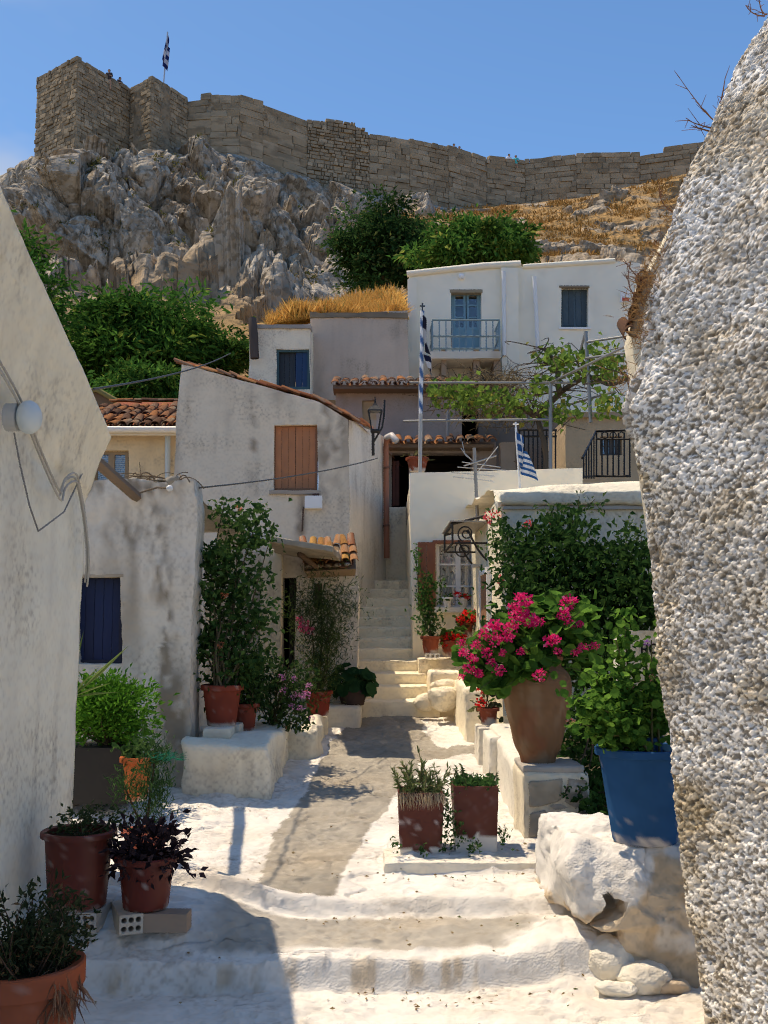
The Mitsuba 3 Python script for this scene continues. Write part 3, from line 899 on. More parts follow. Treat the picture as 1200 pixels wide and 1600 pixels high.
def window(parent, px, Y, fcol, nx=2, ny=2, w=0.05, bar=0.025, d=0.06, label=None, backing=True, name="window"):
    """Frame (the part), glazing bars and a pane as sub-parts."""
    x0, y0, x1, y1 = px
    k = part(parent, name, ringbox(px, Y, d, w), fcol, "satin", False, label)
    a, b = at(x0, y0, Y), at(x1, y1, Y)
    bars = []
    for i in range(1, nx):
        x = a[0] + (b[0] - a[0]) * i / nx
        ww = w * 0.9 if i * 2 == nx else bar
        bars.append(box([x - ww, Y + .006, b[2] + w], [x + ww, Y + d - .012, a[2] - w]))
    for j in range(1, ny):
        z = b[2] + (a[2] - b[2]) * j / ny
        bars.append(box([a[0] + w, Y + .01, z - bar / 2], [b[0] - w, Y + d - .016, z + bar / 2]))
    for m_ in bars:
        part(k, "bar", m_, fcol, "satin", False)
    part(k, "pane", box([a[0] + w - .004, Y + d * .5, b[2] + w - .004], [b[0] - w + .004, Y + d * .5 + .004, a[2] - w + .004]), (0.5, 0.5, 0.5), "glass", False)
    if backing:
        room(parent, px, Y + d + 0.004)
    return k


def planks(parent, px, Y, d, n, col, name="plank", seed=1, mat_="satin", gap=0.006, horizontal=False):
    rng = np.random.default_rng(seed)
    x0, y0, x1, y1 = px
    a, b = at(x0, y0, Y), at(x1, y1, Y)
    for i in range(n):
        if horizontal:
            z0, z1 = b[2] + (a[2] - b[2]) * i / n, b[2] + (a[2] - b[2]) * (i + 1) / n
            m_ = box([a[0], Y, z0 + gap / 2], [b[0], Y + d, z1 - gap / 2])
        else:
            u0, u1 = a[0] + (b[0] - a[0]) * i / n, a[0] + (b[0] - a[0]) * (i + 1) / n
            m_ = box([u0 + gap / 2, Y - rng.uniform(0, .004), b[2]], [u1 - gap / 2, Y + d, a[2]])
        part(parent, name, refine(m_, .12), tint(np.asarray(col) * rng.uniform(0.85, 1.15), 0.16, 0.15, seed + i), mat_, 20)


# ------------------------------------------------------------------ the upper white house with the balcony
WHT, WST = (0.8, 0.8, 0.79), (0.42, 0.4, 0.36)
Yh = 23.0
h = thing("house", "white house with a blue balcony door and one shuttered window, highest of the village", "house")
HOLES = [rect(705, 455, 752, 547), rect(877, 449, 919, 511)]
part(h, "wall", front([(639, 428), (700, 421), (812, 413), (818, 418), (960, 408), (1000, 411), (1010, 660), (640, 660)], Yh, 0.45, HOLES, 0.2, 0.02, 1.0, 3), plaster(WHT, WST, 0.14, 0.16, 3, 1.2), "wash", 35)
part(h, "side_wall", rough(refine(box([at(639, 428, Yh)[0] + .01, Yh + .45, 3], [at(639, 428, Yh)[0] + .45, Yh + 5, at(639, 430, Yh)[2]]), .3), .015, .8, 2), plaster(WHT, WST, 0.2, 0.2, 4), "wash", 35)
a, b = at(650, 426, Yh), at(1000, 410, Yh)
part(h, "roof", rough(refine(box([a[0], Yh + .45, a[2] - .35], [b[0], Yh + 5, a[2] - .1]), .4), .02, .7, 5), plaster((0.74, 0.72, 0.68), WST, 0.3, 0.1, 6), "wash", 35)
cop = [tube([at(636, 428, Yh - .02), at(700, 421, Yh - .02), at(756, 416, Yh - .02), at(813, 412, Yh - .02)], .075, 8), tube([at(817, 417, Yh), at(890, 412, Yh), at(961, 407, Yh)], .06, 8)]
for m_ in cop:
    part(h, "coping", rough(m_, .02, .3, 8), plaster((0.8, 0.79, 0.76), WST, 0.1, 0.1, 7), "wash", True)
part(h, "pilaster", rough(refine(pbox(783, 418, 812, 590, Yh - .12, .16), .2), .012, .4, 4), plaster(WHT, WST, 0.2, 0.2, 9), "wash", 30)
part(h, "pilaster", rough(refine(pbox(637, 436, 652, 596, Yh - .1, .14), .2), .012, .4, 5), plaster(WHT, WST, 0.2, 0.2, 10), "wash", 30)
for x in (835, 787):
    part(h, "drainpipe", tube([at(x, 432 if x == 835 else 424, Yh - .16), at(x + (6 if x == 835 else 1), 556, Yh - .16)], .045, 8), tint((0.72, 0.71, 0.69), 0.1, 0.2, 3), "satin", True)
BLUE = (0.17, 0.3, 0.37)
dr_ = part(h, "door", ringbox((705, 455, 752, 547), Yh + .18, .07, .04), BLUE, "satin", False)
for x0, x1 in ((708, 728), (729, 749)):
    window(dr_.replace("__door", ""), (x0, 458, x1, 515), Yh + .19, BLUE, 1, 3, .05, .03, label="glazed upper half of a blue balcony door leaf", name="door_leaf")
    planks(dr_, (x0, 515, x1, 546), Yh + .2, .05, 2, BLUE, "panel", 4)
part(h, "lintel", rough(refine(pbox(703, 452, 754, 457, Yh - .02, .2), .2), .008, .2, 1), (0.3, 0.25, 0.17), "matt", False)
wk = window(h, (877, 449, 919, 511), Yh + .2, (0.12, 0.17, 0.2), 2, 3, .07, .04, label="weathered blue grey window")
for x0, x1 in ((879, 897), (899, 917)):
    planks(wk, (x0, 452, x1, 509), Yh + .17, .02, 2, (0.06, 0.085, 0.1), "shutter_board", 7)
part(h, "sill", pbox(874, 511, 923, 514, Yh - .05, .2), WHT, "wash", False)
part(h, "lintel", pbox(874, 446, 921, 449, Yh - .03, .1), (0.25, 0.2, 0.14), "matt", False)
lamp = trimesh.creation.icosphere(2, .07); lamp.apply_translation(at(721, 432, Yh - .05)); part(h, "wall_lamp", lamp, (0.8, 0.8, 0.78), "satin", True)
ab = part(h, "alarm_box", rough(refine(pbox(970, 455, 984, 471, Yh - .1, .1), .1), .0, 1, 1), (0.75, 0.75, 0.73), "satin", False, label="small white alarm box with a red base")
part(ab, "red_base", pbox(972, 465, 983, 470, Yh - .104, .01), (0.5, 0.08, 0.05), "satin", False)
# balcony: slab, iron rail
sl = part(h, "balcony", rough(refine(pbox(672, 549, 783, 560, Yh - .95, .95), .15), .015, .4, 6), plaster((0.62, 0.57, 0.47), (0.35, 0.24, 0.14), 0.5, 0.5, 12), "wash", 30)
IRON = (0.17, 0.24, 0.27)
z0, z1 = at(676, 549, Yh - .9)[2], at(676, 500, Yh - .9)[2]
xa, xb = at(676, 549, Yh - .9)[0], at(781, 549, Yh - .9)[0]
for z in (z0 + .06, z0 + .33, z1):
    part(sl, "rail", tube([[xa, Yh, z], [xa, Yh - .9, z], [xb, Yh - .9, z], [xb, Yh, z]], .022, 6), IRON, "metal", 40)
for x in np.linspace(xa, xb, 11):
    part(sl, "baluster", tube([[x, Yh - .9, z0], [x, Yh - .9, z1]], .014, 6), IRON, "metal", 40)
for y in np.linspace(Yh - .7, Yh - .2, 3):
    for x in (xa, xb):
        part(sl, "baluster", tube([[x, y, z0], [x, y, z1]], .014, 6), IRON, "metal", 40)
for x in (690, 740, 772):
    part(sl, "bracket", box(at(x, 600, Yh - .8), at(x + 4, 560, Yh)), (0.3, 0.22, 0.15), "matt", False)

# the brown house under the grass roof and its white wing
hb = thing("house", "grey brown rendered house with golden grass growing on its flat roof", "house")
part(hb, "wall", front([(485, 497), (560, 491), (636, 486), (640, 625), (482, 625)], 22.0, 4.0, (), 0.25, 0.03, 0.8, 13, fine=0.012), plaster((0.53, 0.44, 0.35), (0.3, 0.25, 0.2), 0.5, 0.3, 14, 1.5), "plaster", 35)
part(hb, "roof_edge", rough(refine(pbox(484, 488, 637, 496, 21.95, .4), .12), .03, .2, 3), tint((0.2, 0.165, 0.12), 0.4, 0.2, 5), "matt", 30)
hw = thing("house", "small white wing with a dark blue doorway, left of the grass roofed house", "house")
part(hw, "wall", front([(389, 512), (440, 512), (485, 506), (485, 625), (388, 625)], 21.2, 3.0, [rect(432, 546, 484, 608)], 0.2, 0.025, 0.7, 15, fine=0.01), plaster((0.78, 0.75, 0.69), (0.36, 0.33, 0.29), 0.35, 0.4, 16, 0.8), "plaster", 35)
part(hw, "roof_edge", rough(refine(pbox(388, 507, 486, 513, 21.15, .3), .12), .025, .2, 4), tint((0.35, 0.32, 0.28), 0.3, 0.2, 6), "matt", 30)
planks(hw, (462, 548, 482, 608), 21.3, .05, 2, (0.02, 0.05, 0.12), "door_board", 3)
part(hw, "door_frame", ringbox((432, 546, 484, 608), 21.25, .1, .05), (0.05, 0.1, 0.11), "satin", False)
planks(hw, (436, 550, 461, 606), 21.36, .05, 3, (0.03, 0.035, 0.04), "door_board", 9)
ch = solo("stovepipe", "dark rusty stovepipe leaning on the white wing's left corner", "chimney", tube([at(398, 560, 21.0), at(396, 520, 21.0), at(394, 498, 21.05)], [.09, .09, .085], 12), tint((0.09, 0.075, 0.065), 0.4, 0.2, 3), "matt", True)

# golden grass on the bank behind the brown house
rng = np.random.default_rng(31)
prof = [(425, 512), (450, 505), (500, 488), (540, 472), (600, 462), (636, 458), (660, 458)]
bank = []
for j, Yb in enumerate(np.linspace(22.3, 28, 10)):
    bank.append([at(x, 500, 22)[[0]].tolist() + [Yb, np.interp(x, [405, 430, 485, 540, 640], [7.6, 8.1, 8.2, 8.15, 8.15]) + (Yb - 22.3) * (0.24 + 0.17 * S(440, 600, x))] for x in np.linspace(405, 640, 30)])
struct("bank", rough(loft(bank), .08, .6, 4), tint((0.4, 0.24, 0.07), 0.3, 0.3, 5), "matt", True, label="grassy bank behind the grass roofed house", cat="bank")
n = 24000
xx = rng.uniform(425, 634, n); YY = 22.2 + rng.random(n) ** 1.4 * 5
zz = np.interp(xx, [405, 430, 485, 540, 640], [7.6, 8.1, 8.2, 8.15, 8.15]) + (YY - 22.3) * (0.24 + 0.17 * S(440, 600, xx))
P = np.stack([at(0, 500, 22)[0] + (xx / FOC * 22.1), YY, zz - .05], -1)
m, c = leaves(P, rng.normal(size=P.shape) * [.5, .5, .2] + [0.15, 0, 1], 0.4 * S(.25, .75, fbm(P / .35, 3, 3)) + .08, 0.05, rng, ((0.55, 0.31, 0.07), (0.85, 0.57, 0.19), (0.3, 0.26, 0.08)))
k = uniq("roof_grass")
scene[k] = mikit.ply(m, "mat_leaf", smooth=False, color=c)
labels[k] = {"label": "tall golden dry grass waving over the brown house's roof", "category": "grass", "kind": "stuff"}

# ------------------------------------------------------------------ the low tiled house in the middle
hm = thing("house", "low grey brown house with dark roof tiles in the middle under the flagpole", "house")
part(hm, "wall", front([(525, 606), (700, 604), (745, 610), (745, 690), (525, 690)], 19.0, 3.0, [rect(566, 626, 588, 690), rect(722, 630, 745, 690)], 0.15, 0.02, 0.5, 17, fine=0.01), plaster((0.4, 0.34, 0.29), (0.22, 0.17, 0.12), 0.7, 0.5, 18), "plaster", 35)
part(hm, "boarded_window", pbox(565, 627, 592, 690, 19.06, .05), tint((0.4, 0.3, 0.17), 0.2, 0.2, 5), "matt", False)
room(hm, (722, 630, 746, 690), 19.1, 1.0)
part(hm, "eave", rough(refine(pbox(520, 601, 705, 607, 18.6, .6), .2), .01, .4, 3), (0.16, 0.13, 0.1), "matt", False)
A, B = at(524, 602, 18.55), at(702, 602, 18.55)
tiled_roof(hm, OLD_T, A, B, (0, 1, .32), 3, 4, .16, .85)
part(hm, "roof", refine(box([A[0], 18.7, A[2] - .02], [B[0], 21, A[2] + .0]), .4), (0.2, 0.14, 0.1), "matt", False)

# terrace under the pergola, with its lower tile row and dark openings
te = thing("terrace", "dim terrace under a short tiled eave behind the white parapet", "terrace")
part(te, "wall", front([(603, 690), (775, 690), (775, 750), (640, 750), (640, 800), (603, 800)], 17.6, .3, [rect(612, 708, 639, 792), rect(645, 708, 738, 748)], .12, .015, .4, 19), plaster((0.36, 0.3, 0.25), (0.2, 0.16, 0.12), 0.6, 0.4, 20), "plaster", 35)
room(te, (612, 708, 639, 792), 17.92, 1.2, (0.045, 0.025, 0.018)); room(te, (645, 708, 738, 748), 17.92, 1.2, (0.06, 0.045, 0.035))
planks(te, (613, 720, 624, 790), 17.85, .04, 2, (0.12, 0.035, 0.02), "door_board", 4)
A, B = at(606, 694, 17.2), at(770, 692, 17.2)
tiled_roof(te, OLD_T, A, B, (0, 1, .3), 2, 5, .16, .8)
part(te, "eave", pbox(606, 694, 772, 699, 17.25, .4), (0.18, 0.13, 0.09), "matt", False)
part(te, "floor", refine(box([at(640, 760, 14)[0], 13.2, at(640, 748, 13.2)[2] - .3], [at(985, 760, 17)[0], 21, at(640, 748, 13.2)[2] - .05]), .5), tint((0.4, 0.36, 0.3), 0.2, 0.6, 4), "matt", False)
part(te, "pillar", rough(refine(pbox(782, 690, 806, 745, 17.2, .3), .1), .015, .3, 4), plaster((0.36, 0.3, 0.24), (0.2, 0.16, 0.12), 0.5, 0.4, 23), "plaster", 30)
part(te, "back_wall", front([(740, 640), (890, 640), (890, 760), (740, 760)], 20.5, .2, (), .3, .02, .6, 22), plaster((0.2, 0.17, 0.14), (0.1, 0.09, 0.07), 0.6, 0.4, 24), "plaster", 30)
ho = thing("house", "ochre house with a small barred window at the right, under the vine", "house")
part(ho, "wall", front([(884, 652), (1000, 648), (1250, 648), (1250, 1000), (884, 760)], 18.2, 2.0, [rect(938, 682, 972, 712)], .15, .015, .5, 25), plaster((0.52, 0.4, 0.25), (0.33, 0.24, 0.15), 0.4, 0.4, 26), "plaster", 35)
part(ho, "roof_edge", rough(refine(pbox(882, 644, 1252, 652, 18.1, .5), .12), .012, .3, 3), tint((0.36, 0.27, 0.17), 0.2, 0.2, 5), "matt", 30)
window(ho, (938, 682, 972, 712), 18.35, (0.08, 0.07, 0.06), 4, 2, .03, .02, label="small dark barred window")
# iron gate and railing
gt = thing("iron_gate", "black iron gate with upright bars between the terrace pillar and the ochre house", "gate")
for x in np.linspace(812, 868, 9):
    part(gt, "bar", tube([at(x, 745, 17.0), at(x, 672, 17.0)], .014, 6), (0.03, 0.03, 0.03), "metal", 40)
for y in (672, 682, 740):
    part(gt, "rail", tube([at(808, y, 17.0), at(870, y, 17.0)], .018, 6), (0.03, 0.03, 0.03), "metal", 40)
rl = thing("iron_railing", "black iron stair railing with rings in front of the ochre house", "railing")
r0, r1, r2 = at(912, 720, 15.5), at(932, 674, 16.8), at(984, 674, 16.2)
for x in np.linspace(0, 1, 7):
    p = at(932 + 52 * x, 745, 16.8 - .6 * x); q_ = at(932 + 52 * x, 676, 16.8 - .6 * x)
    part(rl, "bar", tube([p, q_], .014, 6), (0.025, 0.025, 0.025), "metal", 40)
for x in np.linspace(0, 1, 6)[:-1]:
    p = at(912 + 20 * x, 748, 15.5 + 1.3 * x); q_ = at(912 + 20 * x, 714 - 40 * x, 15.5 + 1.3 * x)
    part(rl, "bar", tube([p, q_], .012, 6), (0.025, 0.025, 0.025), "metal", 40)
for m_ in ([tube([at(910, 716, 15.5), at(931, 674, 16.8), at(985, 672, 16.2)], .02, 6), tube([at(931, 686, 16.8), at(985, 686, 16.2)], .015, 6), tube([at(910, 745, 15.5), at(931, 744, 16.8), at(985, 744, 16.2)], .018, 6)]):
    part(rl, "rail", m_, (0.025, 0.025, 0.025), "metal", 40)
for x in (945, 958, 971):
    o = trimesh.creation.torus(.05, .009, 16, 6); o.apply_transform(trimesh.transformations.rotation_matrix(np.pi / 2, [1, 0, 0])); o.apply_translation(at(x, 680, 16.5)); part(rl, "ring", o, (0.025, 0.025, 0.025), "metal", True)

# pergola pipes and the vine
pg = thing("pergola", "grey steel pipe pergola over the terrace carrying a vine", "pergola")
Yp = 15.5
GP = (0.25, 0.25, 0.24)
for x, y0, y1, Y in ((860, 745, 598, 15.2), (915, 660, 518, 14.8), (700, 690, 640, 17.5), (656, 745, 600, 16.0)):
    part(pg, "post", tube([at(x + (8 if x == 915 else 0), y0, Y), at(x, y1, Y)], .028, 7), GP, "metal", True)
for p in (((640, 598, 15.6), (900, 598, 15.2)), ((630, 658, 15.8), (860, 655, 15.2)), ((915, 535, 14.8), (1010, 520, 14.0)), ((860, 598, 15.2), (1000, 530, 13.0)), ((915, 560, 14.8), (1000, 548, 13.6)), ((860, 575, 17.5), (1000, 552, 14.5)), ((860, 640, 18), (960, 612, 14.2)), ((905, 555, 15), (915, 518, 14.8))):
    part(pg, "bar", tube([at(*p[0]), at(*p[1])], .018, 6), GP, "metal", True)
for i in range(6):
    part(pg, "wire", tube([at(650 + 40 * i, 598, 15.5), at(700 + 30 * i, 640 - 6 * i, 18.5)], .006, 5), GP, "metal", True)
vn = thing("grape_vine", "green grape vine trained along the pergola pipes", "vine")
rng = np.random.default_rng(41)
path = [np.array([at(855, 745, 15.6), at(850, 690, 15.6), at(838, 650, 15.8), at(790, 620, 16.2), at(730, 625, 16.4), at(680, 612, 16.4)]), np.array([at(838, 650, 15.8), at(880, 610, 15.6), at(915, 590, 15.2), at(960, 600, 14.6), at(985, 590, 14.4)]), np.array([at(880, 610, 15.6), at(865, 570, 15.6), at(850, 545, 15.6)]), np.array([at(838, 650, 15.8), at(760, 600, 17.5), at(700, 600, 17.5)])]
stm = []
cl = []
for p in path:
    t = np.linspace(0, len(p) - 1, 24)
    c = np.stack([np.interp(t, range(len(p)), p[:, i]) for i in range(3)], 1) + (fbm(np.stack([t, t * 0, t * 0 + len(stm)], 1) * 1.5, 2, 9)[:, None] - .5) * .25
    stm.append(tube(c, np.linspace(.05, .018, 24), 6))
for i in range(110):
    p = path[rng.integers(len(path))]; o = p[rng.integers(len(p))]
    stm.append(tube(curve(o, o + rng.normal(size=3) * [.55, .4, .18], 0, 6, rng.normal(size=3) * .15), [.01, .009, .008, .007, .006, .005], 4))
part(vn, "stems", joined(stm), (0.11, 0.085, 0.06), "matt", True, kind="stuff")
spots = [(712, 612, 16, 18), (738, 622, 16, 20), (772, 628, 16, 20), (812, 634, 15.8, 18), (870, 640, 15.6, 18), (862, 556, 15.6, 16), (882, 572, 15.4, 16), (930, 562, 15, 24), (950, 580, 14.8, 18), (948, 630, 14.6, 16), (680, 612, 16.2, 8), (840, 606, 15.6, 10)]
P = np.vstack([np.tile(at(x, y, Y), (int(r * 5.5), 1)) + rng.normal(size=(int(r * 5.5), 3)) * [.014 * r * .62, .25, .0085 * r * .62] for x, y, Y, r in spots])
leafpart(vn, leaves(P, rng.normal(size=P.shape) + [0, 0, -.5], .11, .85, rng, ((0.1, 0.17, 0.03), (0.24, 0.36, 0.07), (0.3, 0.28, 0.06))))
vd = uniq(vn + "__dry_twigs")
P = np.vstack([np.tile(at(x, y, Y), (420, 1)) + rng.normal(size=(420, 3)) * [.26, .2, .12] for x, y, Y in ((760, 605, 17.5), (800, 600, 17.5), (730, 612, 17.3), (770, 640, 16.5))])
m, c = leaves(P, rng.normal(size=P.shape), .22, .06, rng, ((0.13, 0.1, 0.06), (0.32, 0.25, 0.14)))
scene[vd] = mikit.ply(m, "mat_leaf", smooth=False, color=c); labels[vd] = {"kind": "stuff"}

# flagpoles and the aerial
fp = thing("flagpole", "tall striped flagpole topped by a cross, flying a dark and white flag", "flagpole")
Yf = 15.0
pa, pb = at(656, 745, Yf), at(660, 486, Yf)
n = 90
pole = tube(pa + (pb - pa) * np.linspace(0, 1, n)[:, None], .028, 12)


def spiral(v):
    th = np.arctan2(v[:, 1] - Yf, v[:, 0] - np.interp(v[:, 2], [pa[2], pb[2]], [pa[0], pb[0]]))
    s = np.sin(th + v[:, 2] * 26) > 0
    u = (v[:, 2] - pa[2]) / (pb[2] - pa[2])
    c = np.where(s[:, None], [0.05, 0.11, 0.25], [0.7, 0.7, 0.68])
    return np.where((u < 0.38)[:, None], [0.4, 0.39, 0.36], c)


part(fp, "pole", pole, spiral, "satin", True)
part(fp, "cross", Manifold.batch_boolean([box(pb + [-.01, -.01, 0], pb + [.01, .01, .12]), box(pb + [-.04, -.008, .065], pb + [.04, .008, .085])], m3.OpType.Add), (0.08, 0.08, 0.08), "metal", False)
hanging_flag(fp, pb + [-.02, -.02, -.03], .72, .2, 1.5, 6, check=True, lean=0.05, cols=((0.02, 0.022, 0.035), (0.5, 0.5, 0.49)))
hanging_flag(fp, at(661, 553, Yf - .03), .34, .24, 1.2, 8, check=True, lean=0.2, cols=((0.02, 0.022, 0.045), (0.6, 0.6, 0.6)))
ff = thing("flagpole", "short white pole with a blue and white chequered looking flag on the white roof", "flagpole")
fa, fb = at(815, 800, 11.2), at(806, 668, 11.2)
part(ff, "pole", tube([fa, fb], .012, 8), (0.7, 0.7, 0.68), "satin", True)
part(ff, "finial", joined([tube([fb, fb + [0, 0, .06]], .01, 6), tube([fb + [-.03, 0, .035], fb + [.03, 0, .035]], .008, 6)]), (0.7, 0.7, 0.68), "satin", False)
hanging_flag(ff, fb + [0, -.02, -.05], .6, .24, 1.9, 4, lean=0.05, cols=((0.025, 0.08, 0.22), (0.5, 0.53, 0.57)))
ae = thing("aerial", "old television aerial on a rusty mast above the iron canopy", "aerial")
aa, ab_ = at(747, 830, 12.2), at(741, 700, 12.2)
part(ae, "mast", tube([aa, ab_], .02, 8), (0.3, 0.27, 0.23), "metal", True)
for (x0, y0, x1, y1) in ((706, 738, 772, 744), (715, 730, 790, 735), (708, 745, 770, 752), (722, 722, 782, 730)):
    part(ae, "rod", tube([at(x0, y0, 12.1), at(x1, y1, 12.5)], .006, 5), (0.45, 0.45, 0.43), "metal", True)
part(ae, "boom", joined([tube([at(725, 728, 11.9), at(775, 712, 12.7)], .009, 5), tube([at(741, 745, 12.2), at(778, 698, 12.6)], .006, 5)]), (0.4, 0.38, 0.34), "metal", True)
part(ae, "loop", tube([at(720, 700, 12.2), at(728, 712, 12.2), at(741, 722, 12.2), at(726, 708, 12.2), at(722, 690, 12.2)], .005, 5), (0.5, 0.5, 0.48), "metal", True)

# ------------------------------------------------------------------ the shuttered house
Ys = 13.5
hs = thing("house", "tall grey house with a closed orange brown shutter and a sloping tiled roof edge", "house")
part(hs, "wall", front([(285, 568), (500, 628), (545, 655), (547, 1000), (262, 1000), (275, 650)], Ys, .5, [rect(427, 663, 496, 767)], 0.09, 0.02, 0.6, 27, fine=0.008),
     plaster((0.71, 0.61, 0.47), (0.29, 0.23, 0.17), 0.35, 0.42, 28, 0.9, [(*at(505, 690, Ys), (0.1, .4, 0.7), 1.2), (*at(395, 695, Ys), (0.035, .4, 0.42), 1.8), (*at(470, 830, Ys), (0.06, .4, 0.5), 1.3), (*at(530, 700, Ys), (0.07, .4, 0.5), 0.9)]), "plaster", 35)
c0, c1 = at(545, 655, Ys), at(603, 660, 16.4)
sw = []
for t in np.linspace(0, 1, 40):
    x, y = c0[0] + (c1[0] - c0[0]) * t, Ys + (16.4 - Ys) * t
    sw.append([[x, y, z] for z in np.linspace(0.8, at(545, 655, Ys)[2] * (1 - t) + at(603, 684, 16.4)[2] * t, 70)])
part(hs, "side_wall", rough(loft(sw, flip=True), .02, .5, 29, .006), plaster((0.78, 0.72, 0.62), (0.4, 0.34, 0.28), 0.25, 0.3, 30, 0.8), "plaster", True)
part(hs, "left_wall", refine(box([at(285, 568, Ys)[0] - .0, Ys + .5, 1], [at(285, 568, Ys)[0] + .3, 19, at(285, 580, Ys)[2]]), .4), plaster((0.5, 0.45, 0.4), (0.3, 0.25, 0.2), 0.4, 0.4, 31), "plaster", 35)
ra, rb_, rc = at(283, 566, Ys), at(500, 622, Ys), at(580, 668, Ys - .1)
rs = loft([[ra + [0, .02, 0], rb_ + [0, .02, 0], c0 + [.05, .02, .02]], [ra + [0, 6, .2], rb_ + [0, 6, .2], c0 + [.9, 6, .2]]])
part(hs, "roof", rs, tint((0.3, 0.16, 0.1), 0.3, 0.3, 3), "matt", False)
rng = np.random.default_rng(51)
kk = 0
for (p, q_, n) in ((ra, rb_, 13), (rb_, rc, 9)):
    for i in range(n):
        o = q_ + (p - q_) * (i / n)
        tile(hs, RED_T, o + [0, .06, -.015 + .0 * i], unit(p - q_) + [0, 0, .06], [0, 1, 0], rng, 0.62 if n == 13 else .5, jit=.07)
    for i in range(n):
        o = q_ + (p - q_) * (i / n)
        tile(hs, OLD_T, o + [0, .22, .02], unit(p - q_) + [0, 0, .05], [0, 1, 0], rng, 0.62 if n == 13 else .5, jit=.05)
# shutter of boards in its reveal
part(hs, "shutter_frame", ringbox((427, 663, 496, 767), Ys + .09, .06, .035), (0.24, 0.105, 0.05), "satin", False)
sh = part(hs, "shutter", pbox(430, 667, 461.2, 764, Ys + .115, .03), (0.16, 0.07, 0.035), "satin", False, label="left closed orange brown shutter leaf")
planks(sh, (430, 667, 461, 764), Ys + .1, .015, 3, (0.40, 0.165, 0.07), "board", 5, gap=.004)
sh = part(hs, "shutter", pbox(462.2, 667, 493, 764, Ys + .115, .03), (0.16, 0.07, 0.035), "satin", False, label="right closed orange brown shutter leaf")
planks(sh, (462.4, 667, 493, 764), Ys + .1, .015, 3, (0.40, 0.165, 0.07), "board", 6, gap=.004)
part(hs, "sill", rough(refine(pbox(421, 766, 500, 772, Ys - .06, .16), .06), .008, .2, 3), tint((0.36, 0.3, 0.24), 0.2, 0.1, 4), "matt", 30)
mb = part(hs, "meter_box", softbox(at(476, 794, Ys - .1), at(504, 776, Ys + .02), .04, 2, 0, 1), (0.72, 0.71, 0.69), "satin", 30, label="small white electric box under the shutter")
part(mb, "conduit", tube([at(474, 792, Ys - .03), at(472, 830, Ys - .03)], .012, 6), (0.12, 0.08, 0.06), "matt", True)
part(mb, "cap", pbox(488, 771, 498, 777, Ys - .07, .06), (0.1, 0.05, 0.04), "matt", False)
# end wall of the stairs and the brown pipe
we = thing("wall", "pale plaster wall closing the top of the stairs, below the dark opening", "wall")
part(we, "wall_face", front([(592, 792), (660, 792), (660, 960), (592, 960)], 16.4, .3, (), .1, .015, .5, 33, fine=.006), plaster((0.78, 0.74, 0.66), (0.38, 0.34, 0.28), 0.3, 0.35, 34), "plaster", 35)
pp = thing("drainpipe", "brown rusty drainpipe running down beside the stairs", "pipe")
pq = [at(614, 682, 15.9), at(604, 686, 16.0), at(603, 700, 16.1), at(603.5, 780, 16.1), at(604.5, 872, 16.1)]
part(pp, "pipe", tube(pq, [.035, .045, .045, .045, .045], 10), tint((0.36, 0.15, 0.09), 0.3, 0.2, 4), "satin", True)
part(pp, "elbow", tube([at(620, 690, 15.8), at(612, 680, 15.85), at(604, 684, 16.0)], .05, 8), (0.55, 0.5, 0.44), "satin", True, label="pale plastic elbow at the pipe's top")
for y in (730, 820):
    part(pp, "clamp", tube([at(603.5, y, 16.1), at(604, y + 3, 16.1)], .053, 10), (0.2, 0.1, 0.07), "metal", True)
# street lantern on its bracket
ln = thing("street_lantern", "black iron wall lantern on a scrolled bracket at the grey house's corner", "lantern")
lo_ = at(586, 672, 13.2)
K = (0.03, 0.03, 0.03)
part(ln, "bracket", joined([tube([at(583, 712, 13.3), at(583, 676, 13.25)], .02, 6), tube([at(601, 625, 13.3), at(600, 650, 13.3), at(597, 668, 13.3), at(584, 690, 13.3)], .014, 6)]), K, "metal", True)
for a_ in range(4):
    th0, th1 = np.pi / 4 + a_ * np.pi / 2, np.pi / 4 + (a_ + 1) * np.pi / 2
    p = [lo_ + [np.cos(t) * r, np.sin(t) * r, z] for t, r, z in ((th0, .06, 0), (th1, .06, 0), (th1, .115, .24), (th0, .115, .24))]
    part(ln, "pane", tri((np.array(p), [[0, 1, 2, 3]])), (0.5, 0.5, 0.5), "glass", False)
    part(ln, "rib", tube([p[0], p[3]], .009, 5), K, "metal", True)
top = trimesh.creation.revolve(np.array([(0, .36), (.02, .35), (.05, .31), (.13, .25), (.135, .235), (0, .24)]), sections=4); top.apply_transform(trimesh.transformations.rotation_matrix(np.pi / 4, [0, 0, 1])); top.apply_translation(lo_)
part(ln, "roof", top, K, "metal", False)
part(ln, "base", softbox(lo_ - [.06, .06, .03], lo_ + [.06, .06, .005], .03, 1, 0, 1), K, "metal", False)
part(ln, "finial", tube([lo_ + [0, 0, .35], lo_ + [0, 0, .43]], [.014, .006], 6), K, "metal", True)

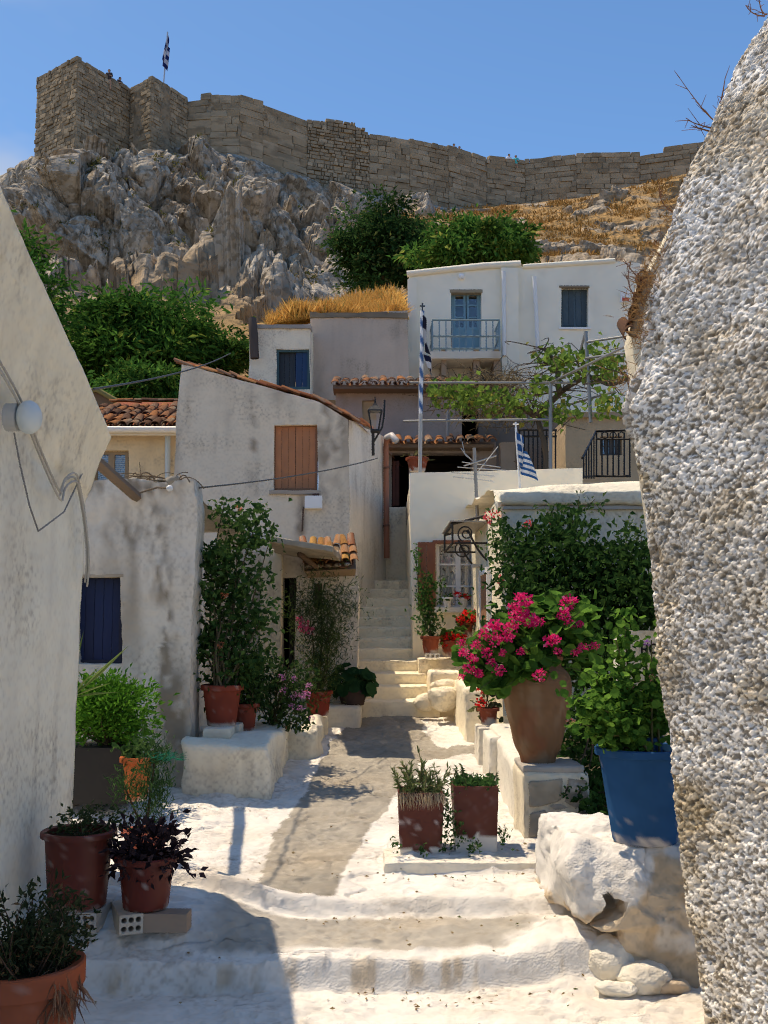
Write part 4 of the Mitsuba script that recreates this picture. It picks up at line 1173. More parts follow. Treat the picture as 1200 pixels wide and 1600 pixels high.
# ------------------------------------------------------------------ the yellow house and the gable behind
Yy = 15.0
hy = thing("house", "pale yellow house with red roof tiles, half hidden behind the near left house", "house")
part(hy, "wall", front([(100, 672), (290, 672), (290, 800), (100, 800)], Yy, .4, [rect(145, 703, 201, 756)], .12, .012, .5, 35), plaster((0.78, 0.62, 0.38), (0.5, 0.38, 0.23), 0.2, 0.25, 36), "plaster", 35)
window(hy, (147, 705, 200, 755), Yy + .1, (0.3, 0.22, 0.13), 2, 1, .05, .03, label="brown framed window with slatted blinds")
for (x0, x1) in ((152, 171), (178, 196)):
    planks(hy + "__window", (x0, 709, x1, 752), Yy + .165, .008, 14, (0.33, 0.28, 0.2), "slat", 3, "matt", .012, True)
A, B = at(120, 668, Yy - .35), at(277, 668, Yy - .35)
tiled_roof(hy, OLD_T, A, B, (0, 1, .38), 6, 8, .15, .78)
part(hy, "roof", loft([[A - [0, 0, .02], B - [0, 0, .02]], [A + [0, 2.2, .83], B + [0, 2.2, .83]]]), (0.26, 0.1, 0.06), "matt", False)
rng = np.random.default_rng(52)
for x in np.linspace(0, 1, 12):
    tile(hy, OLD_T, A + (B - A) * x + [0, 1.7, .74], [1, 0, 0], [0, 1, 0], rng, .6)
part(hy, "gutter", tube([A + [0, -.02, -.03], B + [0, -.02, -.03]], .05, 8), (0.72, 0.68, 0.6), "satin", True)
part(hy, "fascia", refine(box(A + [0, .03, -.1], B + [0, .1, -.02]), .3), (0.7, 0.63, 0.5), "satin", False)
part(hy, "downpipe", tube([at(262, 674, Yy - .15), at(262, 760, Yy - .15)], .04, 8), (0.5, 0.55, 0.54), "satin", True)
gb = thing("house", "brown gable end with mossy tiles rising behind the yellow house", "house")
part(gb, "wall", front([(120, 690), (140, 612), (152, 612), (205, 640), (240, 690)], 18.5, 2.5, (), .2, .02, .6, 37), plaster((0.2, 0.13, 0.08), (0.12, 0.09, 0.06), 0.4, 0.4, 38), "plaster", 35)
part(gb, "verge", rough(tube([at(138, 610, 18.4), at(153, 610, 18.4), at(207, 640, 18.4)], .05, 6), .03, .15, 3), tint((0.22, 0.19, 0.08), 0.4, 0.1, 4), "matt", True)


# ------------------------------------------------------------------ the stairs
st = thing("staircase", "narrow whitewashed stairs of twelve worn steps climbing between the houses", "stairs")
ry, rz0, rz1, NS = 0.335, 0.62, 2.21, 12
for i in range(NS):
    y0 = 11.7 + ry * i
    z1_ = rz0 + (rz1 - rz0) / NS * (i + 1)
    wide = i < 3
    xa, xb = (-0.68 + .05 * i, 0.62 - .06 * i) if wide else (-.45, .46)
    yb = 17.0 if i == NS - 1 else y0 + ry + .25
    m_ = softbox([xa, y0, z1_ - .5], [xb, yb, z1_], .045, 4, .022, .35, 100 + i, .006)
    part(st, "step", m_, plaster((0.86, 0.83, 0.75), (0.5, 0.43, 0.32), 0.35, 0.15, 60 + i, 0.4), "plaster", 40)

# ------------------------------------------------------------------ the white house with the flowered window
Yw = 13.0
W = (0.85, 0.82, 0.76)
hc = thing("house", "white house with lace curtained window and open brown shutters at the stairs' right", "house")
part(hc, "wall", front([(640, 739), (700, 737), (910, 731), (910, 1110), (646, 1110), (643, 900)], Yw, .35, [rect(682, 848, 750, 950)], .09, .015, .6, 61, fine=.004), plaster(W, (0.5, 0.46, 0.4), 0.18, 0.12, 62), "wash", 35)
part(hc, "side_wall", rough(refine(box([at(643, 800, Yw)[0] + .005, Yw + .35, .8], [at(643, 800, Yw)[0] + .3, 17.0, at(640, 741, Yw)[2]]), .15), .015, .5, 63), plaster(W, (0.5, 0.46, 0.4), 0.2, 0.2, 64), "wash", 35)
part(hc, "sill", softbox(at(678, 957, Yw - .09), at(754, 949, Yw + .1), .04, 2, .004), W, "wash", 30)
k = window(hc, (682, 848, 750, 950), Yw + .09, (0.78, 0.77, 0.74), 2, 3, .035, .02, .06, label="white casement window with lace curtains")
rng = np.random.default_rng(61)
for x0, x1 in ((685, 715), (717, 748)):                        # lace curtains hang in soft folds behind the panes
    a, b = at(x0, 852, Yw + .2), at(x1, 946, Yw + .2)
    u, v = np.meshgrid(np.linspace(0, 1, 90), np.linspace(0, 1, 130))
    P = np.stack([a[0] + (b[0] - a[0]) * u, Yw + .19 + .012 * np.sin(u * 34) * (0.4 + v), a[2] + (b[2] - a[2]) * v], -1)
    f_ = tri(loft(P))
    ce = np.asarray(f_.vertices)[f_.faces].mean(1)
    lace = (fbm(ce * [60, 0, 60], 2, 3) > .36) | (np.abs(fbm(ce * [9, 0, 9], 2, 5) - .5) < .06)
    f_.update_faces(lace); f_.remove_unreferenced_vertices()
    part(k, "curtain", f_, (0.75, 0.75, 0.73), "cloth", True)
BRN = (0.23, 0.085, 0.04)
for i, (x0, x1) in enumerate(((653, 681), (751, 771))):
    sh = part(hc, "shutter", ringbox((x0, 847, x1, 952), Yw - .06, .035, .035), BRN, "satin", False, label=["open brown shutter left of the window", "open brown shutter right of the window"][i])
    planks(sh, (x0 + 4, 851, x1 - 4, 948), Yw - .05, .015, 2, BRN, "board", 3 + i)
part(hc, "lintel", pbox(676, 844, 756, 849, Yw - .05, .14), BRN, "satin", False)
# porch and rough edging
pc = thing("porch", "whitewashed porch ledge under the lace curtained window", "porch")
Yq = 12.45
part(pc, "ledge", softbox([at(654, 1040, Yq)[0], Yq, .8], [at(724, 1040, Yq)[0], 13.0, at(654, 1029, Yq)[2]], .05, 4, .015, .3, 3, .005), plaster(W, (0.5, 0.43, 0.32), 0.3, 0.2, 65), "plaster", 40)
part(pc, "floor", softbox([.5, 11.75, .3], [1.7, 13.0, at(700, 1047, 12.0)[2]], .06, 5, .03, .4, 4, .008), plaster(W, (0.5, 0.42, 0.3), 0.35, 0.1, 66), "plaster", 40)
part(pc, "retaining_wall", softbox([at(716, 1100, 11.0)[0], 10.2, .3], [1.3, 11.9, at(720, 1066, 11.0)[2]], .06, 5, .04, .4, 5, .01), plaster(W, (0.5, 0.42, 0.3), 0.3, 0.2, 67), "plaster", 40)
for i, (x, y, w_, h_, Y) in enumerate(((696, 1090, 52, 40, 11.35), (692, 1074, 40, 26, 11.6), (735, 1075, 46, 24, 11.3), (663, 1098, 30, 26, 11.6))):
    c = at(x, y, Y); s = w_ / FOC * Y / 2
    m_ = trimesh.creation.icosphere(4, 1.0); m_.apply_scale([s, s * .9, h_ / FOC * Y / 2]); m_.apply_translation(c)
    solo("boulder", ["large rounded white limewashed boulder at the foot of the porch steps", "smaller white boulder on top of the large one beside the steps", "flat white boulder by the porch retaining wall", "small white stone set at the steps' right end"][i], "boulder", rough(m_, .07 * s / .2, .25, 70 + i, .012, .05), plaster(W, (0.5, 0.42, 0.3), 0.3, 0.1, 71 + i), "plaster", True)

# ------------------------------------------------------------------ the blue grey house at the right, behind the roses
Yr = 9.6
xr = at(789, 900, Yr)[0]
hr_ = thing("house", "low pale blue house with a thick white roof edge behind the rose bush", "house")
BW = (0.64, 0.665, 0.67)
part(hr_, "wall", front([(790, 776), (1010, 766), (1320, 765), (1320, 1120), (786, 1120)], Yr, .35, (), .07, .012, .5, 81, fine=.004), plaster(BW, (0.4, 0.41, 0.4), 0.25, 0.25, 82), "plaster", 35)
part(hr_, "side_wall", rough(refine(box([xr - .03, Yr + .002, .5], [xr + .3, 12.95, at(790, 776, Yr)[2]]), .1), .012, .4, 83), plaster((0.8, 0.76, 0.66), (0.5, 0.42, 0.3), 0.25, 0.2, 84), "plaster", 35)
a, b = at(786, 780, Yr), at(1320, 744, Yr)
part(hr_, "roof_edge", rough(soften(refine(box([a[0] - .03, Yr - .07, at(790, 790, Yr)[2]], [b[0], Yr + .4, at(790, 768, Yr)[2]]), .05), 3), .025, .3, 85, .01), plaster((0.66, 0.68, 0.68), (0.36, 0.35, 0.32), 0.35, 0.3, 86), "plaster", 35)
rx, ryy = np.meshgrid(np.linspace(a[0] - .08, b[0], 150), np.linspace(Yr - .06, 13.2, 90))
pz = np.stack([rx, ryy, 0 * rx], -1)
rz_ = at(790, 768, Yr)[2] + .05 + .055 * (ryy - Yr) + .12 * (fbm(pz / .5, 3, 4) - .5) + .05 * S(0, 1.2, rx - a[0]) * (1 - S(.2, 1.5, ryy - Yr)) - .12 * S(.1, -.06, ryy - Yr)
part(hr_, "roof", loft(np.stack([rx, ryy, rz_], -1)), plaster((0.8, 0.78, 0.73), (0.48, 0.42, 0.34), 0.45, 0.1, 87, .3), "plaster", True, label="lumpy limewashed flat roof")
part(hr_, "drip_line", rough(refine(box([a[0], Yr - .03, at(790, 796, Yr)[2]], [b[0], Yr + .0, at(790, 791, Yr)[2]]), .05), .008, .15, 5), (0.36, 0.36, 0.34), "matt", False)
part(hr_, "door", refine(box([xr - .06, 10.6, 1.0], [xr - .028, 11.35, 2.1]), .2), tint((0.26, 0.13, 0.07), 0.2, 0.2, 4), "satin", False)
part(hr_, "door_frame", joined([box([xr - .075, y, 1.0], [xr - .025, y + .06, 2.15]) for y in (10.53, 11.36)] + [box([xr - .075, 10.6, 2.1], [xr - .025, 11.36, 2.16])]), (0.72, 0.7, 0.66), "satin", False)
# the little arched letter niche on a post by the door
nb = thing("niche_box", "small white arched box on the wall beside the doorway, under the canopy", "box")
c = at(760, 955, 11.6)
ar = [(np.cos(t) * .09, np.sin(t) * .09 + .36) for t in np.linspace(0, np.pi, 13)] + [(-.09, 0), (.09, 0)]
m_ = CrossSection([np.array(ar)]).extrude(.14).transform(np.array([[1, 0, 0, c[0]], [0, 0, -1, c[1]], [0, 1, 0, c[2] - .02]], float))
part(nb, "body", rough(refine(m_, .05), .006, .1, 3), plaster(W, (0.5, 0.42, 0.3), 0.3, 0.2, 88), "plaster", 35)
part(nb, "post", softbox(c + [-.075, -.12, -.5], c + [.075, 0, -.025], .05, 2, .008), plaster(W, (0.5, 0.42, 0.3), 0.3, 0.2, 89), "plaster", 35)
part(nb, "roof", softbox(c + [-.16, -.2, .47], c + [.16, .05, .51], .04, 2, .006), (0.6, 0.55, 0.46), "plaster", 30)
part(nb, "wire", tube([c + [.02, -.16, .45], c + [.12, -.16, .3], c + [.13, -.14, .0], c + [.02, -.14, -.15]], .006, 5), (0.6, 0.6, 0.58), "matt", True)
# iron canopy with scrolls
cn = thing("iron_canopy", "black wrought iron door canopy with scroll brackets on the pale blue house", "canopy")
IR = (0.035, 0.032, 0.03)
xl, xw = at(706, 830, 11.0)[0], xr - .03
zt = at(706, 820, 11.0)[2]
for y in (10.9, 12.3):
    part(cn, "arm", tube([[xl, y, zt], [xw, y, zt + .09]], .014, 6), IR, "metal", True)
    th = np.linspace(0, 3.4 * np.pi, 50)
    for cz, cx, s in ((-.1, xl + .14, 1), (-.27, xl + .11, -1)) if y < 11 else ():
        r = .015 + .075 * th / th[-1]
        sp = np.stack([cx + np.cos(th) * r, np.full(50, y), zt + cz + s * np.sin(th) * r], 1)
        part(cn, "scroll", tube(sp, .008, 5), IR, "metal", True)
    part(cn, "strut", tube(curve([xl + .16, y, zt - .06], [xw, y, zt - .38], .04, 10), .011, 6), IR, "metal", True)
    part(cn, "strut", tube([[xl + .02, y, zt - .2], [xw, y, zt - .2]], .011, 6), IR, "metal", True)
part(cn, "rail", joined([tube([[xl, 10.9, z], [xl, 12.3, z]], .014, 6) for z in (zt, zt - .2)] + [tube([[xl, y, zt], [xl, y, zt - .2]], .012, 6) for y in (10.9, 12.3)]), IR, "metal", True)
part(cn, "roof_sheet", rough(refine(loft([[[xl - .03, 10.85, zt + .02], [xw, 10.85, zt + .11]], [[xl - .03, 12.35, zt + .02], [xw, 12.35, zt + .11]]]) and box([xl - .03, 10.85, zt + .018], [xw, 12.35, zt + .03]), .1), .004, .3, 3), (0.32, 0.29, 0.25), "satin", False)

# ------------------------------------------------------------------ the blue windowed house at the left
Yb = 7.88
h2 = thing("house", "white peeling house with a dark blue boarded window, behind the near left wall", "house")
G2 = [(*at(150, 758, Yb), (.8, .5, .07), 1.1), (*at(225, 800, Yb), (.18, .5, .25), .55), (*at(258, 985, Yb), (.06, .5, .5), 1.0), (*at(268, 1120, Yb), (.12, .5, .35), 1.0), (*at(180, 840, Yb), (.2, .5, .14), .4), (*at(245, 880, Yb), (.07, .5, .4), .6)]
P2 = plaster((0.76, 0.69, 0.57), (0.27, 0.22, 0.16), 0.3, 0.42, 92, 0.7, G2)
part(h2, "wall", front([(60, 752), (150, 750), (215, 746), (250, 752), (303, 748), (308, 790), (298, 1000), (295, 1190), (290, 1260), (60, 1260)], Yb, .35, [rect(119, 900, 190, 1036)], .032, .028, .45, 91, it=2, fine=.007), P2, "plaster", 35)
x0, x1 = at(300, 900, Yb)[0], -1.80
rows = []
for t in np.linspace(0, 1, 60):
    x, y = x0 - .02 + (x1 - x0) * t, Yb + .02 + (11.5 - Yb) * t
    zt_ = at(305, 752, Yb)[2] - .36 * S(0.0, .35, t)
    rows.append([[x, y, z] for z in np.linspace(.1, zt_, 50)] + [[x - .3, y, zt_ + .01]])
part(h2, "side_wall", rough(loft(rows, flip=True), .018, .4, 93, .006), plaster((0.76, 0.69, 0.57), (0.3, 0.26, 0.2), 0.4, 0.5, 94), "plaster", True)
tx, ty = np.meshgrid(np.linspace(-3.2, x0 - .05, 60), np.linspace(Yb + .04, 11.6, 50))
part(h2, "roof", loft(np.stack([tx, ty, at(200, 752, Yb)[2] - .07 + .08 * (fbm(np.stack([tx, ty, 0 * tx], -1) / .4, 3, 5) - .5)], -1)), tint((0.45, 0.42, 0.36), 0.3, 0.3, 6), "plaster", True)
ka = part(h2, "window_frame", ringbox((119, 900, 190, 1036), Yb + .1, .05, .025), (0.016, 0.02, 0.045), "satin", False)
planks(h2, (121, 903, 188, 1034), Yb + .13, .03, 5, (0.008, 0.02, 0.075), "window_board", 7, gap=.004)
part(h2, "lintel", rough(refine(pbox(117, 897, 193, 902, Yb - .008, .12), .05), .005, .1, 3), tint((0.4, 0.33, 0.24), 0.3, .1, 3), "matt", 30)
rng = np.random.default_rng(71)
rub = []
for i in range(60):
    m_ = trimesh.creation.icosphere(1, 1.0); s = rng.uniform(.015, .045); m_.apply_scale([s * 1.3, s, s * .8]); m_.apply_translation([rng.uniform(at(205, 0, Yb)[0], at(300, 0, Yb)[0]), Yb + rng.uniform(.03, .3), at(250, 752, Yb)[2] + rng.uniform(-.02, .02)]); rub.append(rough(m_, s * .5, s * 1.5, i))
part(h2, "rubble", joined(rub), tint((0.3, 0.27, 0.22), .4, .05, 3), "matt", False, kind="stuff")
wd = thing("twigs", "tangle of dry twigs and wire lying on top of the peeling white house's wall", "twigs")
tw_ = []
for i in range(26):
    o = at(rng.uniform(200, 285), 750, Yb + rng.uniform(.02, .2)); d = rng.normal(size=3) * [.16, .08, .05]
    tw_.append(tube(curve(o, o + d, -rng.uniform(0, .05), 6), rng.uniform(.003, .006), 4))
tw_.append(tube([at(x, y, Yb - .03) for x, y in ((205, 775), (225, 768), (245, 762), (262, 763))], .008, 5))
part(wd, "stems", joined(tw_), (0.17, 0.13, 0.09), "matt", True, kind="stuff")
blob = trimesh.creation.icosphere(2, .025); blob.apply_translation(at(265, 763, Yb - .03)); part(wd, "insulator", blob, (0.7, 0.7, 0.68), "satin", True)
solo("prop_beam", "weathered grey wooden beam propped from the near house's eave to the peeling white wall", "beam", tube([at(134, 706, 5.9), at(213, 776, 7.85)], [.035, .04], 6), tint((0.2, 0.15, 0.11), .3, .08, 3), "matt", 20)

# benches of whitewashed masonry along the lane's left
B1 = softbox([at(287, 1200, 7.75)[0], 7.66, .2], [at(424, 1200, 7.75)[0], 9.5, at(350, 1158, 7.75)[2]], .045, 14, .05, .35, 95, .01)
solo("masonry_bench", "low white plastered bench carrying two red pots, in front of the peeling white house", "bench", B1, plaster((0.78, 0.77, 0.74), (0.4, 0.35, 0.28), 0.3, 0.25, 96, .4), "plaster", 45)
B2 = softbox([-1.75, 9.3, .3], [at(512, 1110, 11.3)[0], 11.45, at(470, 1122, 10.2)[2]], .06, 12, .06, .35, 97, .01)
solo("masonry_bench", "second lower whitewashed ledge further up the lane's left, under the flowering pots", "bench", B2, plaster((0.76, 0.75, 0.72), (0.4, 0.35, 0.28), 0.35, 0.25, 98, .4), "plaster", 45)

# the annex with the doorway and the tiny tiled roof
Ya = 11.5
an = thing("house", "small lean-to house with a dark doorway and a tiny roof of golden tiles", "house")
PA = plaster((0.7, 0.645, 0.55), (0.34, 0.29, 0.22), 0.4, 0.4, 102)
part(an, "wall", front([(340, 800), (425, 838), (556, 890), (560, 930), (557, 1120), (340, 1120)], Ya, .3, [[(441, 902), (463, 902), (460, 1045), (440, 1050)]], .07, .02, .45, 101, fine=.006), PA, "plaster", 35)
part(an, "pilaster", rough(soften(refine(pbox(408, 858, 438, 1110, Ya - .14, .16), .06), 2), .01, .3, 3), plaster((0.72, 0.7, 0.65), (0.36, 0.3, 0.24), .3, .35, 103), "plaster", 35)
room(an, (439, 900, 464, 1050), Ya + .31, 1.2, (0.02, 0.018, 0.015))
planks(an, (452, 903, 463, 1046), Ya + .22, .03, 2, (0.05, 0.04, 0.03), "door_board", 4)
part(an, "side_wall", rough(refine(box([at(556, 0, Ya)[0] - .3, Ya + .302, .5], [at(557, 0, Ya)[0] + .0, 13.5, at(556, 892, Ya)[2]]), .12), .012, .4, 5), PA, "plaster", 35)
# sloping concrete slab over the doorway
q0, q1 = at(418, 836, 9.75), at(520, 853, 9.6)
slab = Manifold.hull_points(np.array([q0, q1, q0 + [-.1, 1.7, .03], q1 + [0, 1.85, .03], q0 - [0, 0, .05], q1 - [0, 0, .05], q0 + [-.1, 1.7, -.06], q1 + [0, 1.85, -.06]]))
part(an, "canopy", rough(soften(refine(slab, .05), 2), .02, .3, 104, .006), plaster((0.42, 0.36, 0.27), (0.2, 0.15, 0.1), .6, .4, 105), "plaster", 35, label="crumbling concrete slab over the doorway")
part(an, "brace", tube([at(468, 866, 10.4), at(503, 893, 11.45)], .03, 6), (0.16, 0.11, 0.08), "matt", True)
part(an, "vent", pbox(491, 912, 503, 950, Ya - .03, .04), (0.06, 0.05, 0.04), "matt", False)
rng = np.random.default_rng(81)
A, B = at(478, 888, 11.12), at(553, 884, 11.12)
up = unit(np.array([-.12, 1.0, .62]))
for i in range(7):
    for r in range(3):
        o = A + (B - A) * (i / 6) + up * .15 * r
        tile(an, GOLD_T, o + [0, 0, .05 + .012 * r], up, [1, 0, 0], rng, .5, jit=.08)
        if r == 0 and i < 6:
            tile(an, OLD_T, o + (B - A) / 12 + [0, -.01, .03], up, [1, 0, 0], rng, .55, True, .05)
part(an, "tile_bed", Manifold.hull_points(np.array([A + [-.02, .05, -.03], B + [.02, .05, -.03], A + [-.07, .5, .24], B + [0, .5, .24], A + [0, .45, -.1], B + [0, .45, -.1]])), (0.3, 0.22, 0.15), "matt", False)
for i in range(5):
    m_ = trimesh.creation.icosphere(2, .032); m_.apply_scale([1.3, 1, .6]); m_.apply_translation(A + (B - A) * ((i + .1) / 5) + [.02, .03, .02]); part(an, "mortar_lump", rough(m_, .012, .05, i), (0.36, 0.3, 0.23), "matt", True)

# ------------------------------------------------------------------ the near house on the left
nh = thing("house", "nearest white house filling the left edge, with a sloping plastered eave", "house")
FY = np.concatenate([np.linspace(1.5, 4.1, 30)[:-1], np.linspace(4.1, 5.7, 100)])


def near_top(y):
    return np.interp(y, [1.5, 4.2, 4.9, 5.7], [4.55, 3.30, 2.98, at(163, 672, 5.7)[2]])


def near_low(y):
    return np.interp(y, [1.5, 4.2, 4.9, 5.45, 5.7], [3.5, 2.66, 2.40, 2.32, 2.30])


rows = []
for y in FY:
    xw_ = -1.645 - .02 * np.sin(y * 2)
    zt_, zl_ = near_top(y), near_low(y)
    zz_ = np.concatenate([np.linspace(-.1, zl_, 130)[:-1], np.linspace(zl_, zt_, 44)])
    bulge = np.interp(zz_, [zl_ - .04, zl_ + .02, (zl_ + zt_) / 2, zt_ - .04, zt_], [0, .03, .075, .13, .10]) - .012 * (2.3 - zz_)
    rows.append(np.stack([xw_ + bulge, np.full(len(zz_), y), zz_], 1))
n_ = len(rows[0])
end = rows[-1].copy()
for k_ in range(1, 10):
    e = end.copy(); e[:, 0] -= .5 * (k_ / 9); e[:, 1] += .03 * math.sin(min(1, k_ / 3) * math.pi / 2); rows.append(e)
part(nh, "wall", rough(loft(rows, flip=True), .014, .5, 111, .004), lambda v: plaster((0.75, 0.755, 0.745), (0.5, 0.45, 0.38), 0.2, 0.2, 112, .8)(v) * np.where((v[:, 2] > near_low(v[:, 1]) + (fbm(v / .15, 3, 5) - .5) * .12)[:, None], [1.03, .98, .9], [1, 1, 1]), "plaster", True)
roofp = [[[r_[-1][0] - .004, r_[-1][1], r_[-1][2] - .004], [r_[-1][0] - .25, r_[-1][1], r_[-1][2] + .05], [r_[-1][0] - 1.9, r_[-1][1], r_[-1][2] + .3]] for r_ in rows[:len(FY)]]
part(nh, "roof", rough(loft(roofp, flip=False), .012, .3, 113), plaster((0.72, 0.69, 0.64), (0.5, 0.42, 0.32), .3, .1, 114), "plaster", True)
e2 = rows[len(FY) - 1]
part(nh, "end_wall", rough(refine(box([-3.2, 5.3, -.1], [-1.9, 5.66, 2.5]), .1), .01, .4, 5), plaster((0.74, 0.73, 0.71), (0.5, 0.45, 0.38), 0.2, 0.2, 115), "plaster", 35)
cb = thing("cable", "pair of thick grey cables sagging along the near house's wall under its eave", "cable")
kp = [(4.15, -.01), (4.45, -.04), (4.7, -.07), (5.0, -.17), (5.12, -.10), (5.25, -.02), (5.4, -.05), (5.5, -.25), (5.56, -.5)]
kp = np.array([[-1.575 + .012 * (i % 2), y, near_low(y) + d] for i, (y, d) in enumerate(kp)])
tq = np.linspace(0, len(kp) - 1, 60)
from scipy.interpolate import CubicSpline
cs_ = CubicSpline(np.arange(len(kp)), kp)(tq)
for o in ((0, 0, 0), (.012, 0, -.022), (.004, .01, .02)):
    part(cb, "strand", tube(cs_ + o, .0055, 6), (0.42, 0.39, 0.33), "satin", True)
solo("cable", "thin dark cable hanging down the near house's wall below the round lamp", "cable", tube([at(22, 676, 4.45), at(30, 720, 4.47), at(46, 790, 4.55), at(60, 830, 4.62), at(100, 800, 5.1), at(128, 740, 5.5)], .004, 5), (0.2, 0.19, 0.18), "satin", True)
wl = thing("wall_lamp", "round frosted glass lamp on the near house's wall at the left edge", "lamp")
lc = at(20, 652, 4.42); lc[0] = -1.55
g_ = trimesh.creation.icosphere(3, .072); g_.apply_scale([.72, 1, 1]); g_.apply_translation(lc + [.04, 0, 0])
part(wl, "globe", g_, (0.55, 0.6, 0.6), "satin", True)
bs = trimesh.creation.cylinder(.06, .05, sections=24); bs.apply_transform(trimesh.transformations.rotation_matrix(np.pi / 2, [0, 1, 0])); bs.apply_translation(lc + [-.03, 0, 0])
part(wl, "base", bs, (0.4, 0.4, 0.38), "satin", 40)
# wires across the lane
solo("cable", "cable strung from the peeling white house's corner to the lantern on the grey house", "cable", tube(curve(at(312, 762, 8.0), at(590, 716, 13.4), .04, 20), .007, 5), (0.1, 0.09, 0.08), "satin", True)
solo("cable", "thin washing line from the blue boarded window to the house corner", "cable", tube(curve(at(190, 980, 7.93), at(300, 991, 7.9), .01, 8), .005, 5), (0.2, 0.19, 0.17), "satin", True)
solo("cable", "black overhead cable crossing in front of the large leafy tree", "cable", tube(curve(at(146, 608, 5.9), at(360, 552, 16), .06, 20), .008, 5), (0.06, 0.06, 0.06), "satin", True)

# ------------------------------------------------------------------ the roughcast wall at the right
SIL = np.array([at(x, y, 4.45)[[0, 2]] for x, y in ((1099, 1640), (1097, 1600), (1085, 1480), (1060, 1330), (1045, 1200), (1030, 1090), (1016, 930), (1004, 850), (990, 750), (976, 690), (964, 640), (982, 598), (1000, 570), (1012, 480), (1035, 380), (1060, 300), (1090, 240), (1120, 180), (1150, 110), (1180, 60), (1203, 20), (1235, -60), (1270, -160))])
SIL = SIL[np.argsort(SIL[:, 1])]
zz_ = np.linspace(-.12, 4.75, 1150)
xe = np.interp(zz_, SIL[:, 1], SIL[:, 0])
ss = np.concatenate([np.linspace(-.5, -.1, 10)[:-1], np.linspace(-.1, .95, 225)[:-1], np.linspace(.95, 1.75, 85)[:-1], np.linspace(1.75, 2.6, 20)])
dirv = np.array([.40, -.917])
SS, ZZ = np.meshgrid(ss, zz_)
from scipy.ndimage import gaussian_filter1d
XS = gaussian_filter1d(xe, 130, mode="nearest")
wq_ = S(.04, .4, SS)
XE = xe[:, None] * (1 - wq_) + XS[:, None] * wq_
rr_ = .07
fx = np.where(SS > 0, SS * dirv[0], 0.0)
fy = np.where(SS > 0, SS * dirv[1], 0.0)
arc = np.clip(-SS / rr_, 0, 1.7)
ax = rr_ * (1 - np.cos(arc)) * .9 + np.clip(-SS - 1.7 * rr_, 0, 9)
ay = rr_ * np.sin(np.minimum(arc, 1.57)) + 0
RX, RY = XE + fx + np.where(SS < 0, ax, 0), 4.4 + fy + np.where(SS < 0, ay, 0)
P3 = np.stack([RX, RY, ZZ], -1)
N3 = unit(np.cross(np.gradient(P3, axis=0), np.gradient(P3, axis=1)))
N3 = np.where((N3[..., :1] > 0) & (SS[..., None] > 0), -N3, N3)
N3 = np.where((SS[..., None] <= 0) & (N3[..., :1] > 0), -N3, N3)
fl3 = P3.reshape(-1, 3)
uv3 = np.stack([SS.ravel(), ZZ.ravel()], 1)
uvw = uv3 + np.stack([fbm(np.c_[uv3 / .05, uv3[:, :1] * 0], 2, 3) - .5, fbm(np.c_[uv3 / .05, uv3[:, :1] * 0 + 4], 2, 4) - .5], 1) * .03
rng = np.random.default_rng(91)


def spatter(n, r0, r1, h, seed):
    r = np.random.default_rng(seed)
    pts_ = np.stack([r.uniform(-.3, 1.0, n), r.uniform(-.12, 4.75, n)], 1); rad = r.uniform(r0, r1, n); hh = r.uniform(.3, 1, n) * h
    d, i = cKDTree(pts_).query(uvw, k=4)
    return (hh[i] * np.clip(1 - (d / rad[i]) ** 2, 0, 1) ** 0.7).max(1)


hi_ = fbm(fl3 / .0165, 3, 31); md = fbm(fl3 / .0095, 2, 33)
amp_ = .4 + .8 * S(.38, .6, fbm(fl3 / .2, 3, 65))
flake = amp_ * S(.42, .6, hi_) * (.5 + .5 * S(.3, .6, md))
bump = flake * .0062 + (md - .5) * .006 + (fbm(fl3 / .1, 3, 8) - .5) * .018 + (fbm(fl3 / .35, 3, 7) - .5) * .04 - spatter(7000, .005, .016, .02, 5)
lime = np.clip(S(.43, .53, hi_ * .62 + md * .38 + .05 * (amp_ - .9)), 0, 1)
# the crevice where weeds root, below the ledge
crev = np.exp(-((uv3[:, 0] - .02 - .05 * np.sin(uv3[:, 1] * 5)) / .035) ** 2) * S(1.75, 1.95, uv3[:, 1]) * S(2.75, 2.5, uv3[:, 1])
bump = bump - .05 * crev
RV = fl3 + N3.reshape(-1, 3) * bump[:, None]


def roughcast(v):
    patch = S(.42, .66, fbm(v / .22, 4, 5) + .10 * (fbm(v / .05, 2, 8) - .5))
    w = np.clip(lime * (1 - .4 * patch), 0, 1)[:, None]
    low = np.array([.27, .24, .195]) * (.7 + .6 * fbm(v / .02, 3, 9))[:, None]
    edge_ = S(.26, .0, uv3[:, 0] + (fbm(v / .12, 3, 15) - .5) * .3) * S(2.75, 2.2, uv3[:, 2 - 1])
    warm = np.clip(S(.48, .66, fbm(v / .35, 4, 77)) * .55 + .6 * edge_ * S(.35, .6, fbm(v / .08, 3, 78)), 0, .85)[:, None]
    c = low * (1 - w) + np.array([.83, .81, .76]) * w
    return c * (1 - warm) + c * np.array([.72, .6, .4]) * warm


rw = thing("wall", "tall rough white roughcast wall filling the right edge", "wall")
part(rw, "roughcast", loft(RV.reshape(P3.shape), flip=False), roughcast, "matt", True)
